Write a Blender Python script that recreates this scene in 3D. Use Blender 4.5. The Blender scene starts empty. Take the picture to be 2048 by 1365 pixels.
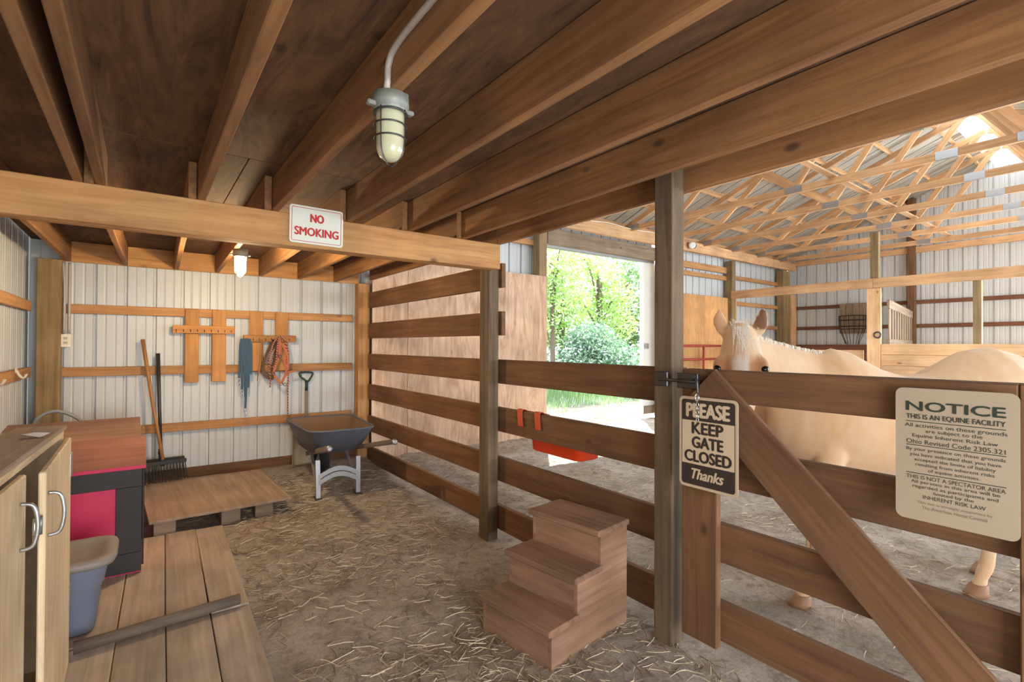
import bpy, bmesh, math, random
from mathutils import Vector, Matrix, noise
random.seed(7)
SC = bpy.context.scene
COL = SC.collection
R = math.radians

# ---------------------------------------------------------------- camera
YAW, PITCH, ROLL, FPX = 0.634506, 0.008798, 0.004651, 1003.5
_f0 = Vector((math.sin(YAW), math.cos(YAW), 0)); _rt = Vector((math.cos(YAW), -math.sin(YAW), 0)); _up = Vector((0, 0, 1))
_fw = _f0 * math.cos(PITCH) + _up * math.sin(PITCH); _u = _up * math.cos(PITCH) - _f0 * math.sin(PITCH)
_r2 = _rt * math.cos(ROLL) + _u * math.sin(ROLL); _u2 = _u * math.cos(ROLL) - _rt * math.sin(ROLL)
cam = bpy.data.cameras.new('camera'); cam.sensor_width = 36; cam.lens = FPX * 36 / 2048; cam.clip_start = 0.05
camo = bpy.data.objects.new('camera', cam); COL.objects.link(camo)
M = Matrix((_r2, _u2, -_fw)).transposed().to_4x4(); M.translation = (0, 0, 1.45); camo.matrix_world = M
SC.camera = camo

# ---------------------------------------------------------------- world, sun, daylight in the open doorways, added tack fill, exposure
W = bpy.data.worlds.new('sky'); SC.world = W; W.use_nodes = True
bg = W.node_tree.nodes['Background']; bg.inputs[0].default_value = (0.84, 0.92, 1.0, 1); bg.inputs[1].default_value = 3.4
sun = bpy.data.lights.new('sun', 'SUN'); sun.energy = 8.0; sun.angle = R(0.6); sun.color = (1, .95, .86)
suno = bpy.data.objects.new('sun', sun); COL.objects.link(suno)
suno.rotation_euler = Vector((-0.42, -0.52, -1.0)).to_track_quat('-Z', 'Y').to_euler()
def doorway_or_fill_light(name, loc, aim, w, h, power, col=(.90, .95, 1)):
    l = bpy.data.lights.new(name, 'AREA'); l.shape = 'RECTANGLE'; l.size = w; l.size_y = h; l.energy = power; l.color = col
    o = bpy.data.objects.new(name, l); COL.objects.link(o); o.location = loc
    o.rotation_euler = Vector(aim).to_track_quat('-Z', 'Z').to_euler()
doorway_or_fill_light('daylight_end_door', (13.05, .2, 1.5), (-1, 0, 0), 1.5, 2.6, 170)
doorway_or_fill_light('daylight_front_door', (7.6, -2.05, 1.6), (0, 1, 0), 5.0, 2.9, 45)
doorway_or_fill_light('added_tack_fill', (0.75, -2.05, 1.2), (0, 1, 0), 1.9, 2.0, 42, (1, .95, .88))  # added fill that brightens the tack corner, set in an unseen made-up opening
VS = SC.view_settings; VS.view_transform = 'Standard'; VS.look = 'None'; VS.gamma = 1; VS.use_curve_mapping = False; VS.exposure = 1.1
SC.cycles.use_denoising = True
SC.cycles.max_bounces = 10; SC.cycles.diffuse_bounces = 6; SC.cycles.sample_clamp_indirect = 6

# ---------------------------------------------------------------- materials
def lin(c):
    return tuple((v / 255 / 12.92) if v / 255 <= .04045 else ((v / 255 + .055) / 1.055) ** 2.4 for v in c) + (1,)
MATS = {}
def nt(name):
    m = bpy.data.materials.new(name); m.use_nodes = True
    return m, m.node_tree.nodes, m.node_tree.links, m.node_tree.nodes['Principled BSDF']
def plain(name, col, rough=.6, metal=0, bump=0, bscale=60, var=0.0, emit=0, trans=0):
    if name in MATS: return MATS[name]
    m, N, L, P = nt(name)
    P.inputs['Roughness'].default_value = rough; P.inputs['Metallic'].default_value = metal
    P.inputs['Base Color'].default_value = lin(col)
    if emit:
        P.inputs['Emission Color'].default_value = lin(col); P.inputs['Emission Strength'].default_value = emit
    if trans: P.inputs['Transmission Weight'].default_value = trans
    if bump or var:
        tc = N.new('ShaderNodeTexCoord'); n = N.new('ShaderNodeTexNoise'); n.inputs['Scale'].default_value = bscale; n.inputs['Detail'].default_value = 5
        L.new(tc.outputs['Object'], n.inputs['Vector'])
        if bump:
            b = N.new('ShaderNodeBump'); b.inputs['Strength'].default_value = bump; b.inputs['Distance'].default_value = .01
            L.new(n.outputs[0], b.inputs['Height']); L.new(b.outputs[0], P.inputs['Normal'])
        if var:
            n2 = N.new('ShaderNodeTexNoise'); n2.inputs['Scale'].default_value = bscale * .12; n2.inputs['Detail'].default_value = 6
            L.new(tc.outputs['Object'], n2.inputs['Vector'])
            mx = N.new('ShaderNodeMix'); mx.data_type = 'RGBA'
            c = lin(col); mx.inputs['A'].default_value = tuple(v * (1 - var) for v in c[:3]) + (1,); mx.inputs['B'].default_value = tuple(min(1, v * (1 + var)) for v in c[:3]) + (1,)
            L.new(n2.outputs[0], mx.inputs['Factor']); L.new(mx.outputs['Result'], P.inputs['Base Color'])
    MATS[name] = m
    return m
def wood(kind, axis):
    key = f'{kind}_{axis}'
    if key in MATS: return MATS[key]
    dark, light, rough, across, knots = WOOD[kind]; dark, light = [tuple(c * (1 - DESAT) + sum(col) / 3 * DESAT for c in col) for col in (dark, light)]
    m, N, L, P = nt(key); P.inputs['Roughness'].default_value = rough
    tc = N.new('ShaderNodeTexCoord'); oi = N.new('ShaderNodeObjectInfo')
    add = N.new('ShaderNodeVectorMath'); add.operation = 'MULTIPLY_ADD'
    add.inputs[1].default_value = (1, 1, 1)
    cmb = N.new('ShaderNodeMath'); cmb.operation = 'MULTIPLY'; cmb.inputs[1].default_value = 37
    L.new(oi.outputs['Random'], cmb.inputs[0]); L.new(tc.outputs['Object'], add.inputs[0]); L.new(cmb.outputs[0], add.inputs[2])
    mp = N.new('ShaderNodeMapping'); s = [across] * 3; s['XYZ'.index(axis)] = across * (.16 if kind.startswith('ply') else .055); mp.inputs['Scale'].default_value = s
    L.new(add.outputs[0], mp.inputs['Vector'])
    n1 = N.new('ShaderNodeTexNoise'); n1.inputs['Scale'].default_value = 1; n1.inputs['Detail'].default_value = 7; n1.inputs['Roughness'].default_value = .65; n1.inputs['Distortion'].default_value = 2.6 if kind.startswith('ply') else .5
    L.new(mp.outputs[0], n1.inputs['Vector'])
    rp = N.new('ShaderNodeValToRGB'); rp.color_ramp.elements[0].position = .3; rp.color_ramp.elements[1].position = .68
    rp.color_ramp.elements[0].color = lin(dark); rp.color_ramp.elements[1].color = lin(light)
    L.new(n1.outputs[0], rp.inputs[0])
    n2 = N.new('ShaderNodeTexNoise'); n2.inputs['Scale'].default_value = 2.2; n2.inputs['Detail'].default_value = 4; L.new(add.outputs[0], n2.inputs['Vector'])
    hs = N.new('ShaderNodeHueSaturation'); mr = N.new('ShaderNodeMapRange'); mr.inputs[1].default_value = .25; mr.inputs[2].default_value = .75; mr.inputs[3].default_value = .72; mr.inputs[4].default_value = 1.22
    L.new(n2.outputs[0], mr.inputs[0])
    rv = N.new('ShaderNodeMapRange'); rv.inputs[3].default_value = .86; rv.inputs[4].default_value = 1.12; L.new(oi.outputs['Random'], rv.inputs[0])
    mu = N.new('ShaderNodeMath'); mu.operation = 'MULTIPLY'; L.new(mr.outputs[0], mu.inputs[0]); L.new(rv.outputs[0], mu.inputs[1])
    L.new(mu.outputs[0], hs.inputs['Value']); L.new(rp.outputs[0], hs.inputs['Color'])
    out = hs.outputs[0]
    if knots:
        mk = N.new('ShaderNodeMapping'); s = [4.2] * 3; s['XYZ'.index(axis)] = 2.3; mk.inputs['Scale'].default_value = s; L.new(add.outputs[0], mk.inputs['Vector'])
        v = N.new('ShaderNodeTexVoronoi'); v.inputs['Scale'].default_value = 1; L.new(mk.outputs[0], v.inputs['Vector'])
        kr = N.new('ShaderNodeMapRange'); kr.inputs[1].default_value = .045; kr.inputs[2].default_value = .10; kr.inputs[3].default_value = knots; kr.inputs[4].default_value = 0; L.new(v.outputs['Distance'], kr.inputs[0])
        mx = N.new('ShaderNodeMix'); mx.data_type = 'RGBA'; mx.inputs['B'].default_value = tuple(x * .28 for x in lin(dark)[:3]) + (1,)
        L.new(kr.outputs[0], mx.inputs['Factor']); L.new(out, mx.inputs['A']); out = mx.outputs['Result']
    L.new(out, P.inputs['Base Color'])
    b = N.new('ShaderNodeBump'); b.inputs['Strength'].default_value = .25; b.inputs['Distance'].default_value = .004; L.new(n1.outputs[0], b.inputs['Height']); L.new(b.outputs[0], P.inputs['Normal'])
    MATS[key] = m
    return m
DESAT = .13
WOOD = {  # dark, light, roughness, grain across, knots
    'joist': ((120, 76, 40), (168, 116, 66), .75, 26, .75),
    'beam': ((170, 108, 52), (212, 156, 90), .7, 22, .8),
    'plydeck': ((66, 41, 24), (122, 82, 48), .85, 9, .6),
    'fence': ((96, 62, 36), (134, 92, 56), .8, 24, .7),
    'post': ((120, 96, 58), (162, 134, 90), .85, 22, .6),
    'fencepost': ((80, 62, 44), (124, 102, 76), .85, 22, .5),
    'girt': ((172, 112, 58), (208, 152, 92), .75, 26, .6),
    'rack': ((186, 118, 52), (214, 150, 78), .7, 26, .4),
    'pine': ((206, 152, 98), (232, 188, 134), .7, 26, .7),
    'truss': ((190, 136, 86), (226, 178, 124), .75, 28, .5),
    'plypale': ((176, 132, 98), (220, 186, 154), .75, 7, .35),
    'plyorange': ((196, 134, 72), (222, 166, 100), .75, 9, .3),
    'plycab': ((210, 178, 132), (240, 216, 176), .7, 10, .1),
    'dustboard': ((150, 124, 104), (182, 156, 132), .9, 20, .2),
    'floorplank': ((156, 138, 120), (196, 178, 160), .9, 20, .25),
    'step': ((122, 86, 62), (164, 124, 96), .85, 22, .5),
    'greywood': ((120, 100, 80), (160, 138, 112), .9, 24, .5),
    'kick': ((104, 62, 40), (136, 88, 58), .85, 24, .3),
    'handle': ((176, 112, 60), (206, 148, 92), .5, 40, 0),
    'polegrey': ((98, 84, 74), (134, 118, 104), .85, 30, 0),
    'redtop': ((150, 92, 80), (176, 116, 100), .85, 14, 0),
    'browntop': ((140, 100, 84), (168, 126, 106), .85, 14, 0),
}
metal_white = plain('painted_sheet_metal', (200, 204, 204), .42, 0, .08, 9, .06)
steel = plain('galvanised_steel', (176, 178, 180), .38, .85, .1, 120)
dark_steel = plain('dark_hardware_steel', (84, 84, 86), .4, .9)
chrome = plain('bright_snap_metal', (200, 200, 200), .25, 1)

# ---------------------------------------------------------------- builders
def link(name, me, parent=None, mat=None, loc=None):
    o = bpy.data.objects.new(name, me); COL.objects.link(o)
    if parent is not None: o.parent = parent
    if loc is not None: o.location = loc
    if mat is not None and not me.materials: me.materials.append(mat)
    return o
def thing(name, label, cat, loc=(0, 0, 0), rz=0, group=None):
    o = bpy.data.objects.new(name, None); COL.objects.link(o); o.location = loc; o.rotation_euler = (0, 0, rz); o.empty_display_size = .1
    o['label'] = label; o['category'] = cat
    if group: o['group'] = group
    return o
def tag(o, label, cat, group=None, kind=None):
    o['label'] = label; o['category'] = cat
    if group: o['group'] = group
    if kind: o['kind'] = kind
    return o
def struct(name, label=None, me=None, mat=None):
    o = link(name, me, None, mat) if me else bpy.data.objects.new(name, None)
    if me is None: COL.objects.link(o)
    o['kind'] = 'structure'
    if label: o['label'] = label; o['category'] = name.split('_')[0]
    return o
CACHE = {}
def chbox(sx, sy, sz, mat, bev=.004):
    k = (round(sx, 4), round(sy, 4), round(sz, 4), mat.name, bev)
    if k in CACHE: return CACHE[k]
    b = min(bev, sx * .3, sy * .3, sz * .3)
    vs, fs = [], []
    h = (sx / 2, sy / 2, sz / 2)
    idx = {}
    for x in (-1, 1):
        for y in (-1, 1):
            for z in (-1, 1):
                for ax in range(3):
                    p = [x * (h[0] - b), y * (h[1] - b), z * (h[2] - b)]
                    p[ax] = (x, y, z)[ax] * h[ax]
                    idx[(x, y, z, ax)] = len(vs); vs.append(p)
    for ax in range(3):
        o1, o2 = [i for i in range(3) if i != ax]
        for s in (-1, 1):
            q = []
            for a, c in ((-1, -1), (1, -1), (1, 1), (-1, 1)):
                k3 = [0, 0, 0]; k3[ax] = s; k3[o1] = a; k3[o2] = c; q.append(idx[(*k3, ax)])
            fs.append(q)
        for a in (-1, 1):
            for c in (-1, 1):
                k1 = [0, 0, 0]; k1[ax] = -1; k1[o1] = a; k1[o2] = c; k2 = list(k1); k2[ax] = 1
                fs.append([idx[(*k1, o1)], idx[(*k2, o1)], idx[(*k2, o2)], idx[(*k1, o2)]])
    for x in (-1, 1):
        for y in (-1, 1):
            for z in (-1, 1): fs.append([idx[(x, y, z, i)] for i in range(3)])
    me = bpy.data.meshes.new('board'); me.from_pydata(vs, [], fs)
    bm = bmesh.new(); bm.from_mesh(me); bmesh.ops.recalc_face_normals(bm, faces=bm.faces[:]); bm.to_mesh(me); bm.free()
    me.materials.append(mat); CACHE[k] = me
    return me
def matfor(kind, dims):
    if not isinstance(kind, str): return kind
    return wood(kind, 'XYZ'[max(range(3), key=lambda i: dims[i])])
def box(name, parent, lo, hi, kind, rz=0, bev=.004):
    d = [hi[i] - lo[i] for i in range(3)]; c = [(hi[i] + lo[i]) / 2 for i in range(3)]
    o = link(name, chbox(*d, matfor(kind, d), bev), parent); o.location = c; o.rotation_euler.z = rz
    return o
def bar(name, parent, p0, p1, w, h, kind, up=(0, 0, 1), bev=.003):
    """board from p0 to p1, w across, h along the up direction"""
    p0, p1 = Vector(p0), Vector(p1); d = p1 - p0; x = d.normalized(); z = Vector(up); z = (z - x * z.dot(x)).normalized(); y = z.cross(x)
    o = link(name, chbox(d.length, w, h, matfor(kind, (9, 1, 1)), bev), parent)
    m = Matrix((x, y, z)).transposed().to_4x4(); m.translation = (p0 + p1) / 2; o.matrix_local = m
    return o
def pipe_mesh(pts, r, n=10, closed=False, radii=None):
    vs, fs = [], []; pts = [Vector(p) for p in pts]; prev = None; k = len(pts)
    for i, p in enumerate(pts):
        t = (pts[(i + 1) % k] - pts[i - 1]) if closed else (pts[min(i + 1, k - 1)] - pts[max(i - 1, 0)])
        t.normalize()
        a = prev - t * prev.dot(t) if prev is not None else t.orthogonal()
        if a.length < 1e-6: a = t.orthogonal()
        a.normalize(); prev = a; b = t.cross(a); rr = radii[i] if radii else r
        for j in range(n):
            an = 2 * math.pi * j / n; vs.append(p + (a * math.cos(an) + b * math.sin(an)) * rr)
    for i in range(k if closed else k - 1):
        for j in range(n):
            a0 = i * n + j; a1 = i * n + (j + 1) % n; i2 = (i + 1) % k
            fs.append((a0, a1, i2 * n + (j + 1) % n, i2 * n + j))
    if not closed:
        fs.append(tuple(range(n))[::-1]); fs.append(tuple(range((k - 1) * n, k * n)))
    me = bpy.data.meshes.new('tube'); me.from_pydata(vs, [], fs)
    for p in me.polygons: p.use_smooth = len(p.vertices) == 4
    return me
def pipe(name, parent, pts, r, mat, n=10, closed=False, radii=None):
    return link(name, pipe_mesh(pts, r, n, closed, radii), parent, mat)
def curve_pts(P, n=6):
    P = [Vector(p) for p in P]; out = []
    for i in range(len(P) - 1):
        p0, p1, p2, p3 = P[max(i - 1, 0)], P[i], P[i + 1], P[min(i + 2, len(P) - 1)]
        for j in range(n):
            t = j / n
            out.append(.5 * ((2 * p1) + (p2 - p0) * t + (2 * p0 - 5 * p1 + 4 * p2 - p3) * t * t + (3 * p1 - p0 - 3 * p2 + p3) * t ** 3))
    return out + [P[-1]]
def lathe(name, parent, prof, mat, loc=(0, 0, 0), n=24, smooth=True):
    vs, fs = [], []; k = len(prof)
    for r, z in prof:
        for j in range(n): a = 2 * math.pi * j / n; vs.append((r * math.cos(a), r * math.sin(a), z))
    for i in range(k - 1):
        for j in range(n): fs.append((i * n + j, i * n + (j + 1) % n, (i + 1) * n + (j + 1) % n, (i + 1) * n + j))
    fs.append(tuple(range(n))[::-1]); fs.append(tuple(range((k - 1) * n, k * n)))
    me = bpy.data.meshes.new(name); me.from_pydata(vs, [], fs)
    for p in me.polygons: p.use_smooth = smooth and len(p.vertices) == 4
    return link(name, me, parent, mat, loc)
def raw(name, vs, fs, mat, parent=None, smooth=False, loc=None):
    me = bpy.data.meshes.new(name); me.from_pydata([tuple(v) for v in vs], [], fs)
    if smooth:
        for p in me.polygons: p.use_smooth = True
    return link(name, me, parent, mat, loc)
def loft(name, parent, rings, mat, closed_ends=True, smooth=True):
    n = len(rings[0]); vs = [v for r in rings for v in r]; fs = []
    for i in range(len(rings) - 1):
        for j in range(n): fs.append((i * n + j, i * n + (j + 1) % n, (i + 1) * n + (j + 1) % n, (i + 1) * n + j))
    if closed_ends: fs.append(tuple(range(n))[::-1]); fs.append(tuple(range((len(rings) - 1) * n, len(rings) * n)))
    me = bpy.data.meshes.new(name); me.from_pydata([tuple(v) for v in vs], [], fs)
    bm = bmesh.new(); bm.from_mesh(me); bmesh.ops.recalc_face_normals(bm, faces=bm.faces[:]); bm.to_mesh(me); bm.free()
    for p in me.polygons: p.use_smooth = smooth and len(p.vertices) == 4
    return link(name, me, parent, mat)
def rrect(cx, cy, z, hx, hy, rad, n=6):
    pts = []
    for qx, qy, a0 in ((1, 1, 0), (-1, 1, 90), (-1, -1, 180), (1, -1, 270)):
        for j in range(n + 1):
            a = R(a0 + 90 * j / n); pts.append(Vector((cx + qx * (hx - rad) + rad * math.cos(a), cy + qy * (hy - rad) + rad * math.sin(a), z)))
    return pts
def lettering(parent, text, mat, origin, right, up, width, height, shear=0, bold=0.0, name='lettering', center=True, spacing=1.0):
    c = bpy.data.curves.new('t', 'FONT'); c.body = text; c.size = 1; c.shear = shear; c.space_character = spacing; c.resolution_u = 3
    t = bpy.data.objects.new('t', c); COL.objects.link(t); dg = bpy.context.evaluated_depsgraph_get()
    me = bpy.data.meshes.new_from_object(t.evaluated_get(dg)); bpy.data.objects.remove(t); bpy.data.curves.remove(c)
    xs = [v.co.x for v in me.vertices]; ys = [v.co.y for v in me.vertices]
    x0, x1, y0, y1 = min(xs), max(xs), min(ys), max(ys); sx = width / (x1 - x0); sy = height / (y1 - y0)
    right, up, origin = Vector(right), Vector(up), Vector(origin)
    for v in me.vertices:
        v.co = origin + right * ((v.co.x - (x0 + x1) / 2) * sx) + up * ((v.co.y - (y0 + y1) / 2) * sy)
    if bold:                                   # heavier strokes: the same glyphs laid again a hair to each side
        b2 = bmesh.new(); e = bold * height
        for q, (ox, oy) in enumerate(((0, 0), (e, 0), (-e, 0), (0, e * .6), (0, -e * .6), (e * .5, 0), (-e * .5, 0))):
            k = len(b2.verts); b2.from_mesh(me); b2.verts.ensure_lookup_table()
            for v in b2.verts[k:]: v.co += right * ox + up * oy + right.cross(up) * (.00006 * q)
        b2.to_mesh(me); b2.free()
    me.materials.clear(); me.materials.append(mat)
    return link(name, me, parent)
def sheet_profile(width, pitch=.229):
    """x, outward depth of ribbed wall sheet seen from inside"""
    pts = []; k = max(1, round(width / pitch)); p = width / k
    for i in range(k):
        b = i * p
        pts += [(b, .03), (b + .010, .03), (b + .016, 0), (b + p * .33 - .012, 0), (b + p * .33, .005), (b + p * .33 + .012, 0), (b + p * .66 - .012, 0), (b + p * .66, .005), (b + p * .66 + .012, 0), (b + p - .016, 0), (b + p - .010, .03)]
    pts.append((width, .03))
    return pts
def wall_sheet(name, parent, start, along, outward, width, z0, ztop, mat=metal_white):
    """ztop: number or function of distance along"""
    along, outward, start = Vector(along), Vector(outward), Vector(start); pr = sheet_profile(width); vs, fs = [], []
    zt = ztop if callable(ztop) else (lambda s: ztop)
    for d in (0, .0015):
        for s, q in pr:
            b = start + along * s + outward * (q + d); vs.append((b.x, b.y, z0)); vs.append((b.x, b.y, zt(s)))
    n = len(pr)
    for i in range(n - 1):
        a = 2 * i; fs.append((a, a + 2, a + 3, a + 1)); a += 2 * n; fs.append((a, a + 1, a + 3, a + 2))
    return raw(name, vs, fs, mat, parent)

# ================================================================ THE SETTING
YB = 6.10      # inner face of the back wall's metal
XE = 13.15     # inner face of the far end wall's metal
XL = -0.82     # inner face of the left wall's metal
YF = -2.15     # front wall behind the camera
RIDGE_Y, RIDGE_Z, SLOPE = 2.0, 5.16, .38
def roof_z(y): return RIDGE_Z - SLOPE * abs(y - RIDGE_Y)
def sstep(a, b, x):
    t = max(0, min(1, (x - a) / (b - a))); return t * t * (3 - 2 * t)
def ground_z(x, y):
    z = .10 * sstep(4.7, 6.0, y)
    z += .016 * noise.noise(Vector((x * 1.7, y * 1.7, 3))) + .010 * noise.noise(Vector((x * 5, y * 5, 9)))
    if x > 2.3: z += .02 * noise.noise(Vector((x * 2.6, y * 2.6, 5))) + .012 * noise.noise(Vector((x * 8, y * 8, 1)))
    if x < .62 and y < 5.2: z = min(z, 0) - .01
    return z - .012
# dirt floor
def dirt(name, c1, c2, c3):
    m, N, L, P = nt(name); P.inputs['Roughness'].default_value = .95
    tc = N.new('ShaderNodeTexCoord')
    def no(s, d=8):
        n = N.new('ShaderNodeTexNoise'); n.inputs['Scale'].default_value = s; n.inputs['Detail'].default_value = d; n.inputs['Roughness'].default_value = .7; L.new(tc.outputs['Object'], n.inputs['Vector']); return n
    a, b, c = no(1.6), no(14), no(70)
    r = N.new('ShaderNodeValToRGB'); r.color_ramp.elements[0].position = .34; r.color_ramp.elements[1].position = .66
    r.color_ramp.elements[0].color = lin(c1); r.color_ramp.elements[1].color = lin(c2)
    L.new(a.outputs[0], r.inputs[0])
    r2 = N.new('ShaderNodeMapRange'); r2.inputs[1].default_value = .5; r2.inputs[2].default_value = .72; L.new(b.outputs[0], r2.inputs[0])
    mx = N.new('ShaderNodeMix'); mx.data_type = 'RGBA'; mx.inputs['B'].default_value = lin(c3); L.new(r2.outputs[0], mx.inputs['Factor']); L.new(r.outputs[0], mx.inputs['A'])
    hs = N.new('ShaderNodeHueSaturation'); mr = N.new('ShaderNodeMapRange'); mr.inputs[1].default_value = .3; mr.inputs[2].default_value = .7; mr.inputs[3].default_value = .72; mr.inputs[4].default_value = 1.25
    L.new(c.outputs[0], mr.inputs[0]); L.new(mr.outputs[0], hs.inputs['Value']); L.new(mx.outputs['Result'], hs.inputs['Color']); L.new(hs.outputs[0], P.inputs['Base Color'])
    ad = N.new('ShaderNodeMath'); ad.operation = 'ADD'; L.new(b.outputs[0], ad.inputs[0]); L.new(c.outputs[0], ad.inputs[1])
    bu = N.new('ShaderNodeBump'); bu.inputs['Strength'].default_value = .7; bu.inputs['Distance'].default_value = .02; L.new(ad.outputs[0], bu.inputs['Height']); L.new(bu.outputs[0], P.inputs['Normal'])
    return m
soil = dirt('trampled_dirt', (150, 138, 126), (196, 184, 172), (122, 108, 96))
def grid(name, x0, x1, y0, y1, step, zf, mat):
    nx = int((x1 - x0) / step); ny = int((y1 - y0) / step); vs = []; fs = []
    for j in range(ny + 1):
        for i in range(nx + 1):
            x = x0 + (x1 - x0) * i / nx; y = y0 + (y1 - y0) * j / ny; vs.append((x, y, zf(x, y)))
    for j in range(ny):
        for i in range(nx): a = j * (nx + 1) + i; fs.append((a, a + 1, a + nx + 2, a + nx + 1))
    me = bpy.data.meshes.new(name); me.from_pydata(vs, [], fs)
    for p in me.polygons: p.use_smooth = True
    return struct(name, None, me, mat)
grid('floor', XL, XE, YF, YB + .05, .055, ground_z, soil)

# ---- back wall (tack corner + arena side) -------------------------------------------------
wb = struct('wall_back')
x = XL; k = 0
while x < XE - .05:                       # ribbed sheets, each its own piece; door opening left free
    w = .915
    if 4.65 < x + w and x < 7.6:
        if x < 5.1:
            wall_sheet('metal_sheet', wb, (x, YB, 0), (1, 0, 0), (0, 1, 0), 5.1 - x, -.05, roof_z(YB) + .0)
        x = 7.95; continue
    w = min(w, XE - x)
    wall_sheet('metal_sheet', wb, (x, YB, 0), (1, 0, 0), (0, 1, 0), w, -.05, roof_z(YB) + .0); x += w
wall_sheet('metal_sheet', wb, (5.1, YB + .12, 0), (1, 0, 0), (0, 1, 0), 2.85, 3.15, roof_z(YB) + .0)
for z in (1.725, 1.145, .57):             # horizontal girts in the tack corner
    box('girt', wb, (-.6, YB - .05, z), (2.05, YB - .012, z + .085), 'girt')
box('skirt_board', wb, (-.6, YB - .05, -.02), (2.1, YB - .012, .19), 'fence')
box('corner_post', wb, (-.74, 5.90, -.05), (-.585, 6.04, 2.187), 'post')
box('corner_post', wb, (2.08, 5.93, -.05), (2.218, 6.05, 2.187), 'girt')
for a, b_ in ((2.222, 2.68), (2.685, 3.89), (3.895, 4.975)):
    box('plywood_sheet', wb, (a, 5.855, .03), (b_, 5.872, 2.51), 'plypale', bev=.002)
box('plywood_sheet', wb, (8.1, 5.975, .16), (9.32, 5.992, 2.50), 'plyorange', bev=.002)
box('plywood_sheet', wb, (9.325, 5.975, .16), (10.55, 5.992, 2.50), 'plyorange', bev=.002)
box('girt', wb, (2.2, 6.0, 2.99), (5.0, 6.045, 3.075), 'girt')
for z in (2.93, 2.36, 1.86, 1.35):
    box('girt', wb, (10.38, 6.0, z), (12.45, 6.045, z + .085), 'girt')
box('girt', wb, (7.95, 6.0, 2.88), (10.2, 6.045, 2.97), 'girt'); box('girt', wb, (7.95, 6.0, 3.03), (10.2, 6.045, 3.16), 'girt')
box('door_post', wb, (4.83, 5.875, 0), (4.985, 6.03, 3.30), 'post'); box('door_post', wb, (7.83, 5.9, 0), (7.95, 6.06, 3.30), 'truss')
box('wall_post', wb, (10.2, 5.88, 0), (10.34, 6.04, 3.30), 'post'); box('wall_post', wb, (12.46, 5.88, 0), (12.82, 6.04, 3.30), 'post')
box('wall_post', wb, (12.84, 5.86, 0), (13.1, 6.0, 2.72), 'pine')
box('header_beam', wb, (2.25, 5.82, 3.31), (7.6, 5.9, 3.50), 'pine'); box('header_beam', wb, (7.605, 5.82, 3.31), (12.98, 5.9, 3.50), 'truss')
box('door_header', wb, (5.13, 6.02, 3.07), (7.83, 6.12, 3.31), 'greywood')
box('door_track', wb, (5.13, 6.13, 3.03), (7.9, 6.2, 3.10), steel)
# ---- left wall
wl = struct('wall_left'); y = YF
box('corner_trim', wl, (XL - .14, YB - .03, -.1), (XL - .035, YB + .14, 3.62), 'greywood')
while y < YB + .03:
    w = min(.915, YB + .05 - y); wall_sheet('metal_sheet', wl, (XL, y, 0), (0, 1, 0), (-1, 0, 0), w, -.05, 3.6); y += w
for z in (1.725, 1.16, .57): box('girt', wl, (XL + .012, 1.0, z), (XL + .05, 5.9, z + .085), 'girt')
# ---- far end wall with an open doorway (y -1.4 .. 1.1)
we = struct('wall_right'); y = YF
segs = [(YF, -1.45), (1.15, 2.05)] + [(2.05 + i * .9, 2.05 + (i + 1) * .9) for i in range(4)] + [(5.65, 6.1)]
for a, b_ in segs: wall_sheet('metal_sheet', we, (XE, a, 0), (0, 1, 0), (1, 0, 0), b_ - a, -.05, lambda s, a=a: roof_z(a + s) + .02)
wall_sheet('metal_sheet', we, (XE, -1.45, 0), (0, 1, 0), (1, 0, 0), 2.6, 3.05, lambda s: roof_z(-1.45 + s) + .02)
for z in (2.36, 1.86): box('girt', we, (XE - .05, 1.2, z), (XE - .012, 5.86, z + .08), 'kick')
box('gable_rail', we, (XE - .1, -2.1, 3.44), (XE - .02, 5.9, 3.56), 'truss')
box('wall_post', we, (XE - .2, 3.45, 0), (XE - .06, 3.57, 4.58), 'fence'); box('wall_post', we, (XE - .2, 1.12, 0), (XE - .06, 1.25, 4.8), 'post')
for i in range(8): box('kick_board', we, (XE - .09, 1.3, .02 + i * .186), (XE - .052, 5.86, .20 + i * .186), 'kick')
# ---- front wall behind the camera, arena doorway plus an opening added for the tack fill
wf = struct('wall_front')
for a, b_ in ((XL, -.25), (1.75, 2.6), (2.6, 3.5), (3.5, 4.4), (4.4, 5.05), (10.15, 11), (11, 12), (12, XE)):
    wall_sheet('metal_sheet', wf, (a, YF, 0), (1, 0, 0), (0, -1, 0), b_ - a, -.05, roof_z(YF) - .02)
wall_sheet('metal_sheet', wf, (-.25, YF, 0), (1, 0, 0), (0, -1, 0), 2.0, 2.25, roof_z(YF) - .02)
wall_sheet('metal_sheet', wf, (5.05, YF, 0), (1, 0, 0), (0, -1, 0), 5.1, 3.1, roof_z(YF) - .02)

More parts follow.
